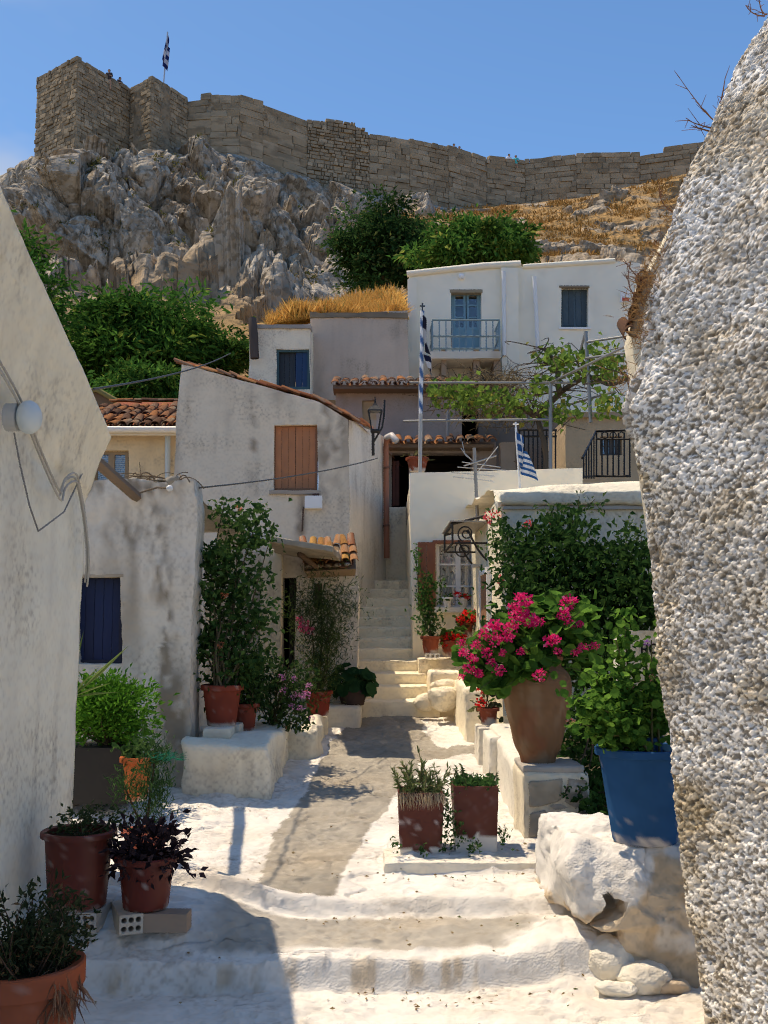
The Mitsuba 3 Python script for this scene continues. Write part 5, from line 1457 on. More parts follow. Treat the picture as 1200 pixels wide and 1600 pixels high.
# dry weeds along its top edge
wt = thing("dry_weeds", "brown dry weeds hanging from the top edge of the roughcast wall", "weeds")
rng = np.random.default_rng(95)
P, D = [], []
for (x, y, n, sp) in ((1012, 470, 130, 14), (1014, 530, 70, 10), (1040, 400, 90, 12), (1052, 340, 40, 9), (1008, 510, 60, 9), (980, 590, 40, 9), (1022, 440, 90, 12)):
    P.append(at(x, y, 4.45) + rng.normal(size=(n, 3)) * [sp / FOC * 4, .06, sp / FOC * 6]); D.append(rng.normal(size=(n, 3)) * .7 + [-.25, 0, .15])
leafpart(wt, leaves(np.repeat(np.vstack(P), 2, 0) + rng.normal(size=(2 * sum(map(len, P)), 3)) * .02, np.repeat(np.vstack(D), 2, 0), .06, .05, rng, ((0.22, 0.12, 0.05), (0.42, 0.27, 0.12), (.12, .05, .04))), "blades")
sp_ = []
for (x, y, tx_, ty_) in ((1118, 190, 1062, 122), (1112, 200, 1075, 188), (1120, 185, 1133, 122), (1108, 205, 1080, 196), (1195, 25, 1165, 8), (1198, 22, 1185, -8), (1010, 440, 975, 405), (1005, 470, 985, 410), (1050, 330, 1030, 290)):
    a_, b_ = at(x, y, 4.45), at(tx_, ty_, 4.4)
    cc = curve(a_, b_, .01, 7, rng.normal(size=3) * .012); sp_.append(tube(cc, np.linspace(.0045, .0018, 7), 4))
    for j in range(9):
        o = cc[rng.integers(1, 7)]; sp_.append(tube([o, o + rng.normal(size=3) * [.028, .02, .02] + (b_ - a_) * .12], [.0022, .001], 3))
part(wt, "stems", joined(sp_), (0.23, 0.12, 0.07), "matt", True, kind="stuff")
# old tile verge glimpsed at the notch
rng = np.random.default_rng(96)
vg = thing("house", "house behind the roughcast wall, showing a slanting edge of dark red roof tiles", "house")
part(vg, "wall", front([(1012, 428), (992, 522), (1004, 600), (1024, 800), (1064, 1000), (1064, 1180), (1500, 1180), (1500, 300), (1064, 330)], 6.46, .3, (), .12, .012, .4, 171), plaster((.7, .67, .6), (.4, .34, .27), .3, .3, 172), "plaster", 35)
for i in range(9):
    t = i / 8
    tile(vg, OLD_T, at(1002 - 22 * t, 432 + 88 * t, 6.4) + [0.02, .0, 0], [0.2, .6, .3], [.4, 0, 1], rng, .55, jit=.1)
part(vg, "bed", tube([at(1013, 425, 6.45), at(989, 525, 6.45)], .03, 6), (0.28, 0.2, 0.13), "matt", True)


def refine_m(m_, res):
    """A manifold with a rough surface, for carving."""
    g = rough(refine(m_, res), .012, .05, 9)
    return Manifold(m3.Mesh(vert_properties=np.asarray(g.vertices, np.float32), tri_verts=np.asarray(g.faces, np.uint32)))


# ------------------------------------------------------------------ the right of the lane: low wall, pedestal, block, bed
LW = (0.76, 0.715, 0.605)
lw = thing("low_wall", "low bright white parapet running up the lane's right side behind the pedestal", "wall")
rows = []
for t in np.linspace(0, 1, 70):
    y = 6.42 + t * 2.45
    xl_ = .862 + .045 * t + .012 * math.sin(t * 9)
    zt_ = .668 + .09 * t + .012 * math.sin(t * 14)
    zb = float(lane_z(.8, y)) - .05
    a_ = np.linspace(0, np.pi / 2, 7)
    sec = [[xl_ - .03, y, z] for z in np.linspace(zb, zt_ - .05, 26)] + [[xl_ - .03 + .05 * (1 - math.cos(q)), y, zt_ - .05 + .05 * math.sin(q)] for q in a_] + [[xl_ + .28, y, zt_]]
    rows.append(sec)
part(lw, "wall_face", rough(loft(rows), .02, .35, 121, .006), plaster(LW, (0.5, 0.43, 0.33), 0.2, 0.12, 122, .5), "plaster", True)
part(lw, "end_face", rough(refine(box([.92, 8.7, .3], [1.2, 8.88, .74]), .05), .01, .2, 3), plaster(LW, (0.5, 0.43, 0.33), 0.2, 0.12, 123), "plaster", 35)
solo("block", "small white block under the red pot at the low wall's far end", "block", softbox([at(746, 1155, 9.1)[0], 9.0, .35], [at(778, 1155, 9.1)[0], 9.4, at(750, 1136, 9.1)[2]], .04, 4, .01, .2, 3, .004), plaster(LW, (0.5, 0.43, 0.33), 0.2, 0.1, 124), "plaster", 40)
solo("block", "knee high white lump at the foot of the low wall's far end", "block", softbox([at(762, 1190, 8.3)[0], 8.2, .35], [at(782, 1190, 8.3)[0], 8.75, at(770, 1150, 8.3)[2]], .04, 5, .015, .2, 4, .005), plaster(LW, (0.5, 0.43, 0.33), 0.2, 0.1, 125), "plaster", 40)

pd = thing("pedestal", "square pedestal of grey stones in thick white mortar, carrying the big clay jar", "pedestal")
pa, pb = at(819, 1325, 6.4), at(922, 1207, 6.4)
px0, px1, pz0, pz1 = pa[0], pb[0], pa[2] - .04, pb[2]
part(pd, "mortar", softbox([px0, 6.41, pz0], [px1, 6.92, pz1], .035, 3, .012, .2, 126, .006), plaster((0.66, 0.63, 0.57), (0.42, 0.36, 0.28), .4, .2, 127, .3), "plaster", 40)
STN = [((826, 1222), (880, 1216), (876, 1250), (852, 1258), (828, 1262)), ((888, 1216), (918, 1220), (919, 1256), (900, 1262), (882, 1252)), ((828, 1272), (852, 1266), (862, 1284), (850, 1304), (826, 1310)), ((862, 1270), (896, 1270), (915, 1266), (918, 1290), (880, 1300), (868, 1290)), ((826, 1316), (858, 1308), (876, 1312), (874, 1322), (828, 1323)), ((884, 1308), (918, 1298), (919, 1322), (884, 1322)), ((858, 1258), (876, 1254), (890, 1262), (868, 1266))]
for i, s in enumerate(STN):
    m_ = front(s, 6.398, .05, (), .025, .008, .1, 130 + i, 4)
    part(pd, "stone", m_, tint([(0.36, 0.31, 0.23), (0.31, 0.27, 0.21), (0.28, 0.25, 0.2), (0.4, 0.34, 0.25), (0.34, 0.29, 0.22), (0.25, 0.22, 0.18), (0.4, 0.36, 0.3)][i], .3, .06, i, (.55, .52, .46), 0, .1), "plaster", 40)
solo("slab", "grey stone slab lying under the clay jar on the pedestal", "slab", softbox([.83, 6.42, pz1 - .01], [1.2, 6.86, pz1 + .035], .03, 3, .006, .15, 3, .003), tint((.4, .37, .32), .2, .1, 4), "plaster", 40)

bl = thing("stone_block", "bulging masonry block, part white and part tan, with a dark hole, under the blue pot", "block")
b0, b1 = at(893, 1545, 4.86), at(1090, 1325, 4.86)
zt_ = b1[2]
hole = CrossSection([np.array([at(x, y, 4.9)[[0, 2]] for x, y in ((938, 1396), (950, 1389), (957, 1401), (976, 1403), (971, 1425), (955, 1431), (938, 1441), (914, 1447), (926, 1431), (939, 1424), (944, 1410))])], m3.FillRule.EvenOdd)
hole = hole.extrude(.5).transform(np.array([[1, 0, 0, 0], [0, 0, -1, 5.16], [0, 1, 0, 0]], float))
bw = b1[0] + .12 - b0[0]
rk = Manifold.hull_points(np.array([[b0[0] + dx, y, z] for dx, y, z in ((.02, 4.9, .30), (-.01, 4.94, .48), (.03, 5.02, zt_), (-.01, 5.75, .2), (.02, 5.75, zt_), (.34, 4.87, .24), (.36, 4.86, .42), (.34, 4.96, zt_), (.34, 5.75, zt_), (.34, 5.75, .1), (.16, 4.84, .26))])) + Manifold.hull_points(np.array([[b0[0] + dx, y, z] for dx, y, z in ((.2, 4.84, -.08), (bw, 4.84, -.08), (.24, 4.88, .4), (bw, 4.86, .4), (.24, 4.98, zt_ - .012), (bw, 4.96, zt_ - .012), (.2, 5.75, -.08), (bw, 5.75, -.08), (.2, 5.75, zt_ - .012), (bw, 5.75, zt_ - .012))]))
rk = rough(soften(refine(rk, .02), 5), .05, .2, 141, .018, .05)
if hole.volume() < 0:
    hole = hole.mirror([1, 0, 0])
rk_ = Manifold(m3.Mesh(vert_properties=np.asarray(rk.vertices, np.float32), tri_verts=np.asarray(rk.faces, np.uint32)))
rk = rough(refine(rk_ - refine_m(hole, .02), .05), .0, .2, 1, .004, .03)


def blockcol(v):
    a_ = S(1.06, 1.12, v[:, 0] + (fbm(v / .12, 4, 3) - .5) * .35 - .35 * S(.35, .5, v[:, 2]) * S(1.28, 1.1, v[:, 0]) + .5 * S(.36, .2, v[:, 2]))
    a_ = np.clip(a_ - .8 * S(.54, .62, fbm(v / .2, 4, 9)), 0, 1)[:, None]
    g = (.8 + .4 * fbm(v / .05, 3, 5))[:, None]
    och = (.5 * S(.5, .66, fbm(v / .15, 3, 19)))[:, None]
    t_ = np.array([.6, .48, .33]) * (1 - och) + np.array([.45, .33, .2]) * och
    return (np.array([.72, .69, .63]) * (1 - a_) + t_ * a_) * g


part(bl, "body", rk, blockcol, "plaster", True, label="bulging rough masonry, whitewashed on the left and tan on the right, with a dark hole")
for i, (x, y, w_, h_, Y) in enumerate(((1005, 1528, 88, 52, 4.82), (958, 1500, 90, 84, 4.93), (965, 1545, 70, 24, 4.74), (1050, 1540, 60, 30, 4.8))):
    c = at(x, y, Y); s = w_ / FOC * Y / 2
    m_ = trimesh.creation.icosphere(4, 1.0); m_.apply_scale([s, s * .8, h_ / FOC * Y / 2]); m_.apply_translation(c)
    solo("boulder", ["rounded white stone at the roughcast wall's foot below the blue pot", "broad white limewashed hump at the left foot of the masonry block", "flat white stone at the front of the hump below the block", "small tan stone wedged between the block and the roughcast wall"][i], "boulder", rough(m_, .02 if i == 0 else .045, .16, 150 + i, .01, .04), plaster(LW if i < 3 else (.6, .48, .34), (0.5, 0.42, 0.3), 0.3, 0.1, 151 + i), "plaster", True)
ledge = softbox([.0, 5.86, .2], [.98, 6.2, .315], .03, 4, .012, .25, 160, .005)
solo("kerb", "low white kerb step that the two square red planters stand on", "kerb", ledge, plaster(LW, (0.5, 0.43, 0.33), 0.3, 0.1, 161, .3), "plaster", 40)
struct("planting_bed", rough(refine(box([1.15, 6.5, .0], [3.4, 9.58, .6]), .15), .03, .4, 162), tint((0.09, 0.075, 0.05), .3, .2, 3), "matt", 35, label="raised bed of dark soil behind the low wall", cat="bed")
# white wall piece with the painted letters
sg = thing("painted_wall", "white wall end with black painted letters RO beside the roughcast wall", "wall")
Yl = 7.4
part(sg, "wall_face", front([(968, 985), (1080, 985), (1080, 1200), (968, 1200)], Yl, .2, (), .06, .008, .3, 163), plaster((.78, .77, .75), (.5, .45, .38), .2, .2, 164), "plaster", 35)
tx_ = meshkit.text_mesh("RO", .066, .004, True)
tx_.apply_transform(np.array([[1, 0, 0, 0], [0, 0, -1, 0], [0, 1, 0, 0], [0, 0, 0, 1.0]])); p_ = at(1000, 1021, Yl - .012); tx_.apply_translation(p_)
part(sg, "lettering", tx_, (.02, .02, .02), "matt", False)

# ------------------------------------------------------------------ pots and plants
# the big clay jar with pink geraniums
jr = thing("clay_jar", "big brown clay jar overflowing with pink geraniums on the stone pedestal", "jar")
jb = at(841, 1199, 6.64); sc = FOC / 6.64
hs_ = [(0, 30), (2, 31), (12, 33), (30, 38), (60, 46), (90, 53), (110, 56.5), (125, 57), (138, 53), (147, 45), (152, 41), (158, 42), (162, 45), (166, 45), (167, 41), (160, 38), (140, 30)]
hs_ = [(a_, b_ * (.82 if a_ < 20 else .93)) for a_, b_ in hs_]
from scipy.interpolate import PchipInterpolator
prof = np.array([(0, 0)] + [(b_ / sc, a_ / sc) for a_, b_ in hs_] + [(0, 140 / sc)])
tt_ = np.arange(len(prof)); dense = np.linspace(0, len(prof) - 1, 70)
prof = np.stack([PchipInterpolator(tt_, prof[:, 0])(dense), PchipInterpolator(tt_, prof[:, 1])(dense)], 1); prof[:, 0] = np.maximum(prof[:, 0], 0)
jm = trimesh.creation.revolve(prof, sections=64)
jm.apply_translation(jb + [0, 0, .012])


def jarcol(v):
    s = fbm(v / np.array([.04, .04, .35]), 4, 3); b_ = fbm(v / .12, 4, 5); f_ = fbm(v / .02, 2, 7)
    c = np.array([.2, .115, .062]) * (.7 + .6 * b_)[:, None]
    t = np.clip((s - .5) / .12, 0, 1)[:, None] * .5
    c = c * (1 - t) + np.array([.28, .2, .13]) * t
    t = np.clip((fbm(v / .2, 3, 8) - .56) / .1, 0, 1)[:, None] * .6
    return (c * (1 - t) + np.array([.2, .08, .045]) * t) * (.85 + .3 * f_)[:, None]


part(jr, "jar", rough(jm, .006, .15, 170, .0015, .03), jarcol, "matt", 50)
rng = np.random.default_rng(101)
GERL = ((0.045, 0.12, 0.02), (0.13, 0.26, 0.04))
top = jb + [0, 0, .64]
cl = []
for (x, y, Y, n, s) in ((840, 1010, 6.62, 150, .13), (800, 990, 6.5, 90, .11), (880, 985, 6.6, 110, .12), (760, 1020, 6.45, 100, .1), (740, 1045, 6.4, 50, .07), (830, 1040, 6.4, 70, .09), (910, 1020, 6.7, 80, .1), (845, 960, 6.65, 90, .09), (775, 1065, 6.45, 60, .07), (900, 960, 6.8, 50, .09)):
    cl.append(np.tile(at(x, y, Y), (n, 1)) + rng.normal(size=(n, 3)) * s * .62)
P = np.vstack(cl)
leafpart(jr, rounds(P, rng.normal(size=P.shape) * .5 + [-.1, -.35, .7], .044, rng, GERL))
part(jr, "stems", joined([tube(curve(top - [0, 0, .06] + rng.normal(size=3) * [.05, .05, 0], P[i], 0, 6, [0, 0, .04]), .004, 4) for i in range(0, len(P), 9)]), (.1, .14, .05), "matt", True, kind="stuff")
PINK = ((0.6, 0.012, 0.13), (0.85, 0.06, 0.26), (0.88, 0.2, 0.4))
fl_ = [(818, 938, 6.4, 26), (808, 960, 6.36, 24), (826, 968, 6.4, 22), (888, 942, 6.5, 22), (880, 962, 6.45, 20), (800, 978, 6.3, 22), (772, 980, 6.3, 24), (792, 995, 6.3, 26), (775, 1002, 6.3, 20), (755, 992, 6.35, 20), (760, 1020, 6.3, 20), (738, 1030, 6.3, 18), (724, 1020, 6.3, 18), (745, 1008, 6.3, 16), (732, 1045, 6.3, 15), (722, 1058, 6.3, 13), (748, 1052, 6.3, 12), (840, 972, 6.35, 20), (890, 975, 6.45, 17), (905, 975, 6.5, 11), (862, 1002, 6.3, 20), (872, 1018, 6.3, 12), (842, 1056, 6.22, 22), (815, 1018, 6.3, 12), (780, 1048, 6.28, 18), (768, 1036, 6.3, 14), (910, 1012, 6.4, 18), (898, 1020, 6.4, 13), (928, 1010, 6.45, 12), (720, 1005, 6.4, 12), (800, 948, 6.45, 18), (786, 1020, 6.3, 15)]
for x, y, Y, r in fl_:
    flowers(jr, [at(x, y, Y)], r / FOC * Y * .6, rng, PINK if r < 40 else PINK, 34)

# two square planters
for i, (x0, x1, yt, yb, Y, lab) in enumerate(((622, 694, 1240, 1336, 6.02, "square brown red planter of spiky shoots on the white kerb, the left of two"), (709, 779, 1229, 1332, 6.06, "square brown red planter with low herbs and a white painted foot, the right of two"))):
    t = thing("square_planter", lab, "planter", None)
    a, b = at(x0, yb, Y), at(x1, yt, Y)
    w_ = b[0] - a[0]; hgt = b[2] - a[2]
    outer = Manifold.hull_points(np.array([[a[0] + .012 + sx * (w_ - .024), Y + .012 + sy * (w_ - .024), a[2]] for sx in (0, 1) for sy in (0, 1)] + [[a[0] + sx * w_, Y + sy * w_, b[2]] for sx in (0, 1) for sy in (0, 1)]))
    inner = box([a[0] + .014, Y + .014, a[2] + .05], [b[0] - .014, Y + w_ - .014, b[2] + .1])
    zf = a[2] + (.085 if i else .03)
    part(t, "box", rough(soften(refine(outer - inner, .02), 2), .004, .1, 180 + i), lambda v, zf=zf, i=i: np.where((v[:, 2:] < zf + (fbm(v / .04, 3, 5)[:, None] - .5) * .06), [.6, .57, .52], np.array([.085, .018, .011]) * (.75 + .5 * fbm(v / .08, 4, 6)[:, None]) + np.clip(fbm(v / .035, 3, 18)[:, None] - .62, 0, 1) * (1.6 if i == 0 else .3)), "satin", 40)
    s_ = rough(refine(box([a[0] + .014, Y + .014, b[2] - .05], [b[0] - .014, Y + w_ - .014, b[2] - .02]), .03), .008, .04, 3)
    part(t, "soil", s_, SOIL, "matt", False)
    cx, cyy = (a[0] + b[0]) / 2, Y + w_ / 2
    rng = np.random.default_rng(111 + i)
    if i == 0:
        for shoots, hh in ((34, .16),):
            P, D, tb = [], [], []
            for k_ in range(shoots):
                o = np.array([cx + rng.uniform(-.12, .12), cyy + rng.uniform(-.12, .12), b[2] - .03]); d = unit(rng.normal(size=3) * [.45, .45, 0] + [0, 0, 1]); L = hh * rng.uniform(.5, 1.25) * (1.5 if k_ == 5 else 1)
                tb.append(tube([o, o + d * L], .003, 4))
                q = o + d * L * rng.uniform(.15, 1, (26, 1)); P.append(q); D.append(d + rng.normal(size=(26, 3)) * .6)
            leafpart(t, leaves(np.vstack(P), np.vstack(D), .042, .2, rng, ((.08, .12, .04), (.2, .25, .1), (.3, .22, .1))))
            part(t, "stems", joined(tb), (.16, .15, .07), "matt", True, kind="stuff")
        P = np.stack([rng.uniform(a[0], b[0], 90), np.full(90, Y - .006), np.full(90, b[2] + .01)], 1)
        m, c = leaves(P, rng.normal(size=P.shape) * [.3, .15, .2] + [0, -.15, -1], .09, .06, rng, ((.45, .36, .24), (.6, .5, .36)))
        leafpart(t, (m, c), "dry_roots", "leaf", "stuff")
        o = np.array([b[0], Y + .03, b[2]])
        tb = [tube(curve(o, o + [.05 * j_, -.03, -.33 + .03 * j_], 0, 9, rng.normal(size=3) * .03), .004, 4) for j_ in range(3)]
        P = np.vstack([curve(o, o + [.05 * j_, -.03, -.33 + .03 * j_], 0, 90, (0, 0, 0)) for j_ in range(3)]) + rng.normal(size=(270, 3)) * .018
        leafpart(t, leaves(P, rng.normal(size=P.shape), .028, .5, rng, DARK), "trailing_foliage")
    else:
        P = np.stack([rng.uniform(a[0], b[0], 900), rng.uniform(Y, Y + w_, 900), b[2] + rng.random(900) ** 1.6 * .06 - .03], 1)
        leafpart(t, leaves(P, rng.normal(size=P.shape) * .7 + [0, -.2, .5], .026, .55, rng, ((.04, .1, .03), (.1, .2, .05))))
        tb, P = [], []
        for k_ in range(11):
            o = np.array([cx + rng.uniform(-.12, .12), cyy + rng.uniform(-.12, .12), b[2] - .03]); d = unit(rng.normal(size=3) * [.4, .4, 0] + [0, 0, 1]); L = rng.uniform(.06, .14)
            tb.append(tube([o, o + d * L], .0025, 4)); P.append(o + d * L * rng.uniform(.3, 1, (16, 1)))
        P = np.vstack(P); leafpart(t, leaves(P, rng.normal(size=P.shape), .024, .5, rng, DARK)); part(t, "stems", joined(tb), (.08, .08, .04), "matt", True, kind="stuff")
wd_ = thing("weeds", "small weeds sprouting round the feet of the two square planters", "weeds")
P = np.vstack([at(x, y, Y) + np.random.default_rng(int(x)).normal(size=(26, 3)) * [.014, .03, .02] for x, y, Y in ((785, 1312, 5.98), (747, 1322, 5.99), (618, 1322, 5.95), (735, 1326, 5.99), (662, 1330, 5.96), (787, 1300, 6.1))])
leafpart(wd_, leaves(P, rng.normal(size=P.shape) + [0, 0, .5], .026, .5, rng, DARK))

# the blue pot with its leggy geranium
bp = thing("potted_plant", "tall leggy green geranium in a big blue painted pot on the masonry block", "potted plant")
c = at(1008, 1318, 5.08); sB = FOC / 5.08
z_ = zt_ - .0
c[2] = zt_ - .012
t_ = pot(bp, c, 49 / sB, 68 / sB, 141 / sB, (0.025, 0.078, 0.185), .04, 5, .022)
rng = np.random.default_rng(121)
tb, P, D = [], [], []
for (x, y, k_) in ((975, 965, 46), (962, 1000, 30), (1010, 1040, 40), (930, 1060, 44), (915, 1100, 40), (945, 1110, 60), (1000, 1090, 50), (1025, 1070, 40), (965, 1060, 50), (905, 1130, 26), (985, 1130, 40), (930, 1150, 40), (1030, 1120, 40), (1018, 1000, 16), (895, 1090, 20), (955, 1150, 40)):
    e_ = at(x, y, 5.0 + rng.uniform(-.1, .14)); o = t_ + rng.normal(size=3) * [.07, .07, 0]
    cc = curve(o, e_, 0, 9, [0, 0, .03]); tb.append(tube(cc, np.linspace(.0075, .003, 9), 5))
    w0 = np.repeat(cc[3:], k_ // 2, 0); P.append(w0 + rng.normal(size=w0.shape) * .034); D.append(rng.normal(size=w0.shape) * .55 + [-.15, -.3, .7])
P, D = np.vstack(P), np.vstack(D)
leafpart(bp, rounds(P, D, .021, rng, ((.045, .12, .02), (.16, .3, .045))))
part(bp, "stems", joined(tb), (.14, .13, .06), "matt", True, kind="stuff")
for x, y in ((893, 1128), (985, 1075), (972, 1090), (1020, 1060), (948, 1110)):
    flowers(bp, [at(x, y, 4.98)], .02, rng, ((.35, .12, .1), (.5, .25, .2)), 10, "seed_head")
rb = trimesh.creation.torus(.075, .009, 30, 8); rb.apply_translation(c + [.045, .09, 141 / sB + .03]); part(bp, "inner_rim", rb, (.025, .078, .185), "satin", True)
part(bp, "inner_pot", pot_mesh(c + [.045, .09, .3], .06, .08, 141 / sB - .3 + .035, .02, .008, 24), (.025, .078, .185), "satin", 40)
part(bp, "handle_wire", tube(curve(at(1006, 1002, 6.8), at(1012, 1016, 6.8), 0, 5), .01, 5), (.3, .2, .1), "matt", True) if False else None
vf = thing("flower", "single violet flower in front of the painted letters", "flower")
flowers(vf, [at(1012, 1004, 7.2)], .034, rng, ((.3, .12, .45), (.55, .35, .7)), 16)
part(vf, "stem", tube(curve(at(1040, 1190, 7.25), at(1012, 1004, 7.2), 0, 8, [-.05, 0, 0]), .005, 5), (.08, .12, .04), "matt", True)

# ivy and shrubs behind the jar and the pedestal
iv = thing("ivy", "dark ivy hanging between the stone pedestal and the blue pot", "ivy")
rng = np.random.default_rng(131)
P = np.vstack([at(x, y, Y) + rng.normal(size=(n, 3)) * [s, .06, s * 1.3] for x, y, Y, n, s in ((935, 1290, 6.3, 420, .06), (925, 1240, 6.5, 350, .07), (905, 1190, 6.8, 300, .08), (920, 1140, 6.9, 300, .09), (955, 1320, 6.0, 160, .05), (890, 1120, 7.1, 260, .1))])
leafpart(iv, leaves(P, rng.normal(size=P.shape) + [0, -.4, -.2], .05, .75, rng, ((.018, .05, .014), (.05, .11, .025))))
P = np.vstack([at(x, y, 6.37) + rng.normal(size=(n, 3)) * [.02, .008, .03] for x, y, n in ((905, 1235, 22), (884, 1236, 12), (910, 1262, 16), (893, 1300, 10))])
leafpart(iv, leaves(P, rng.normal(size=P.shape) + [0, -.5, 0], .03, .6, rng, DARK), "trailing_foliage")
part(iv, "stems", joined([tube(curve(at(920, 1110, 6.9), at(x, y, 6.38), 0, 8, [.05, 0, 0]), .006, 5) for x, y in ((935, 1310), (905, 1240), (884, 1236), (945, 1280))]), (.08, .06, .04), "matt", True, kind="stuff")
rsb = thing("rose_bush", "large dark climbing rose against the pale blue house wall", "bush")
rng = np.random.default_rng(141)
RC = [(850, 905, 8.9, 220, .2), (900, 860, 8.9, 170, .17), (940, 920, 8.8, 420, .3), (830, 860, 9.1, 120, .14), (860, 835, 9.1, 80, .1), (890, 810, 9.2, 50, .08), (980, 900, 8.7, 320, .25), (990, 860, 8.9, 60, .12), (815, 920, 8.9, 190, .17), (850, 960, 8.6, 200, .24), (930, 970, 8.5, 300, .28), (985, 960, 8.5, 260, .24), (800, 870, 9.2, 50, .09), (905, 900, 8.7, 240, .25), (1000, 930, 8.4, 180, .2), (870, 1010, 8.3, 220, .25), (830, 1000, 8.5, 150, .2), (950, 1030, 8.2, 260, .25), (790, 830, 9.4, 26, .07)]
P = np.vstack([at(x, y, Y) + rng.normal(size=(int(n * 1.9), 3)) * [s * .8, .13, s * .7] for x, y, Y, n, s in RC])
leafpart(rsb, leaves(P, rng.normal(size=P.shape) + [-.1, -.35, -.1], .075, .6, rng, ((.018, .05, .014), (.06, .12, .03))))
tb = []
for (x, y) in ((930, 780), (905, 775), (870, 790), (835, 830), (800, 850), (790, 865), (1000, 820), (960, 880), (880, 880), (840, 920), (985, 830), (855, 800), (825, 890)):
    o = at(900 + rng.uniform(-40, 60), 1060, 8.7); tb.append(tube(curve(o, at(x, y, 9.25), 0, 10, rng.normal(size=3) * .12), np.linspace(.012, .003, 10), 5))
part(rsb, "stems", joined(tb), (.09, .08, .04), "matt", True, kind="stuff")
P = np.vstack([at(x, y, 9.25) + rng.normal(size=(n, 3)) * [.05, .04, .05] for x, y, n in ((930, 785, 14), (905, 780, 12), (870, 795, 22), (985, 830, 26), (1000, 815, 10), (835, 825, 30), (855, 800, 18), (800, 850, 20), (790, 862, 14))])
leafpart(rsb, leaves(P, rng.normal(size=P.shape), .06, .55, rng, ((.05, .09, .03), (.12, .18, .06))))
for x, y, r, Y in ((825, 820, 9, 9.1), (768, 808, 11, 9.6), (780, 905, 8, 9.2), (785, 915, 7, 9.1), (862, 815, 5, 9.1)):
    flowers(rsb, [at(x, y, Y)], r / FOC * Y, rng, ((.65, .08, .1), (.8, .2, .2)), 20)
tb = [tube(curve(at(790, 900, 9.2), at(768, 808, 9.6), 0, 8, [-.03, 0, 0]), .006, 5)]; part(rsb, "stem", tb[0], (.1, .12, .05), "matt", True)
P = at(775, 835, 9.5) + rng.normal(size=(90, 3)) * [.06, .1, .13]; leafpart(rsb, leaves(P, rng.normal(size=P.shape), .06, .5, rng, ((.05, .1, .03), (.14, .2, .06))))

# ------------------------------------------------------------------ pots by the flowered window
RED = ((0.55, 0.01, 0.015), (0.8, 0.04, 0.04))


def gpot(name, label, x, yb, Y, w_, h_, fl, seed, group=None, col=TERRA, leaf_r=.05, n=110, fr=.05, lh=.13, cols_=RED, spread=None, lime=.05, z=None, grn=((0.05, 0.12, 0.025), (0.12, 0.22, 0.05))):
    t = thing(name, label, "potted plant", group)
    c = at(x, yb, Y); s = FOC / Y
    if z is not None:
        c[2] = z
    tp = pot(t, c, w_ * .36 / s, w_ * .5 / s, h_ / s, col, min(.04, h_ / s * .22), seed, lime)
    rng = np.random.default_rng(seed)
    sp = spread or w_ * .55 / s
    P = tp + [0, 0, lh * .5] + rng.normal(size=(n, 3)) * [sp * .6, sp * .5, lh * .4]
    leafpart(t, rounds(P, rng.normal(size=P.shape) * .5 + [0, -.3, .7], leaf_r, rng, grn))
    part(t, "stems", joined([tube(curve(tp + rng.normal(size=3) * [.03, .03, 0], P[i], 0, 5), .004, 4) for i in range(0, n, 8)]), (.12, .14, .06), "matt", True, kind="stuff")
    for fx_, fy_ in fl:
        flowers(t, [at(fx_, fy_, Y - .08)], fr * rng.uniform(.85, 1.15), rng, cols_, 24)
    return t


gpot("potted_geranium", "red geranium in a clay pot on the porch, the left of the upper pair", 729, 993, 12.6, 22, 20, ((718, 968), (730, 965), (741, 962), (735, 972)), 201, n=60, leaf_r=.045, fr=.07)
gpot("potted_geranium", "red geranium in a clay pot, right of the porch's upper pair, by the box", 753, 990, 12.4, 22, 22, ((750, 958), (760, 966), (742, 965), (765, 972)), 202, n=60, leaf_r=.045, fr=.07)
gpot("potted_geranium", "red geranium in a wide clay pot on the porch ledge beside the tall climber", 706, 1027, 12.5, 34, 26, ((692, 998), (703, 996), (714, 1000), (722, 998), (697, 1005), (728, 1006)), 203, n=60, leaf_r=.045, fr=.06)
gpot("potted_geranium", "red geranium in a small clay pot on the white block beyond the low wall", 763, 1132, 9.2, 30, 26, ((754, 1075), (758, 1080), (752, 1098)), 204, n=60, leaf_r=.035, fr=.055, lh=.26, grn=((.05, .07, .03), (.14, .14, .06)))
gpot("potted_geranium", "white flowerpot without blooms on the window sill, left", 699, 950, 12.93, 15, 17, (), 205, col=(.75, .74, .7), n=26, leaf_r=.03, lh=.05, lime=0)
gpot("potted_geranium", "white flowerpot with a red bloom on the window sill, right", 724, 949, 12.93, 15, 15, ((728, 931), (732, 934), (714, 929)), 206, col=(.75, .74, .7), n=26, leaf_r=.03, fr=.04, lh=.06, lime=0)
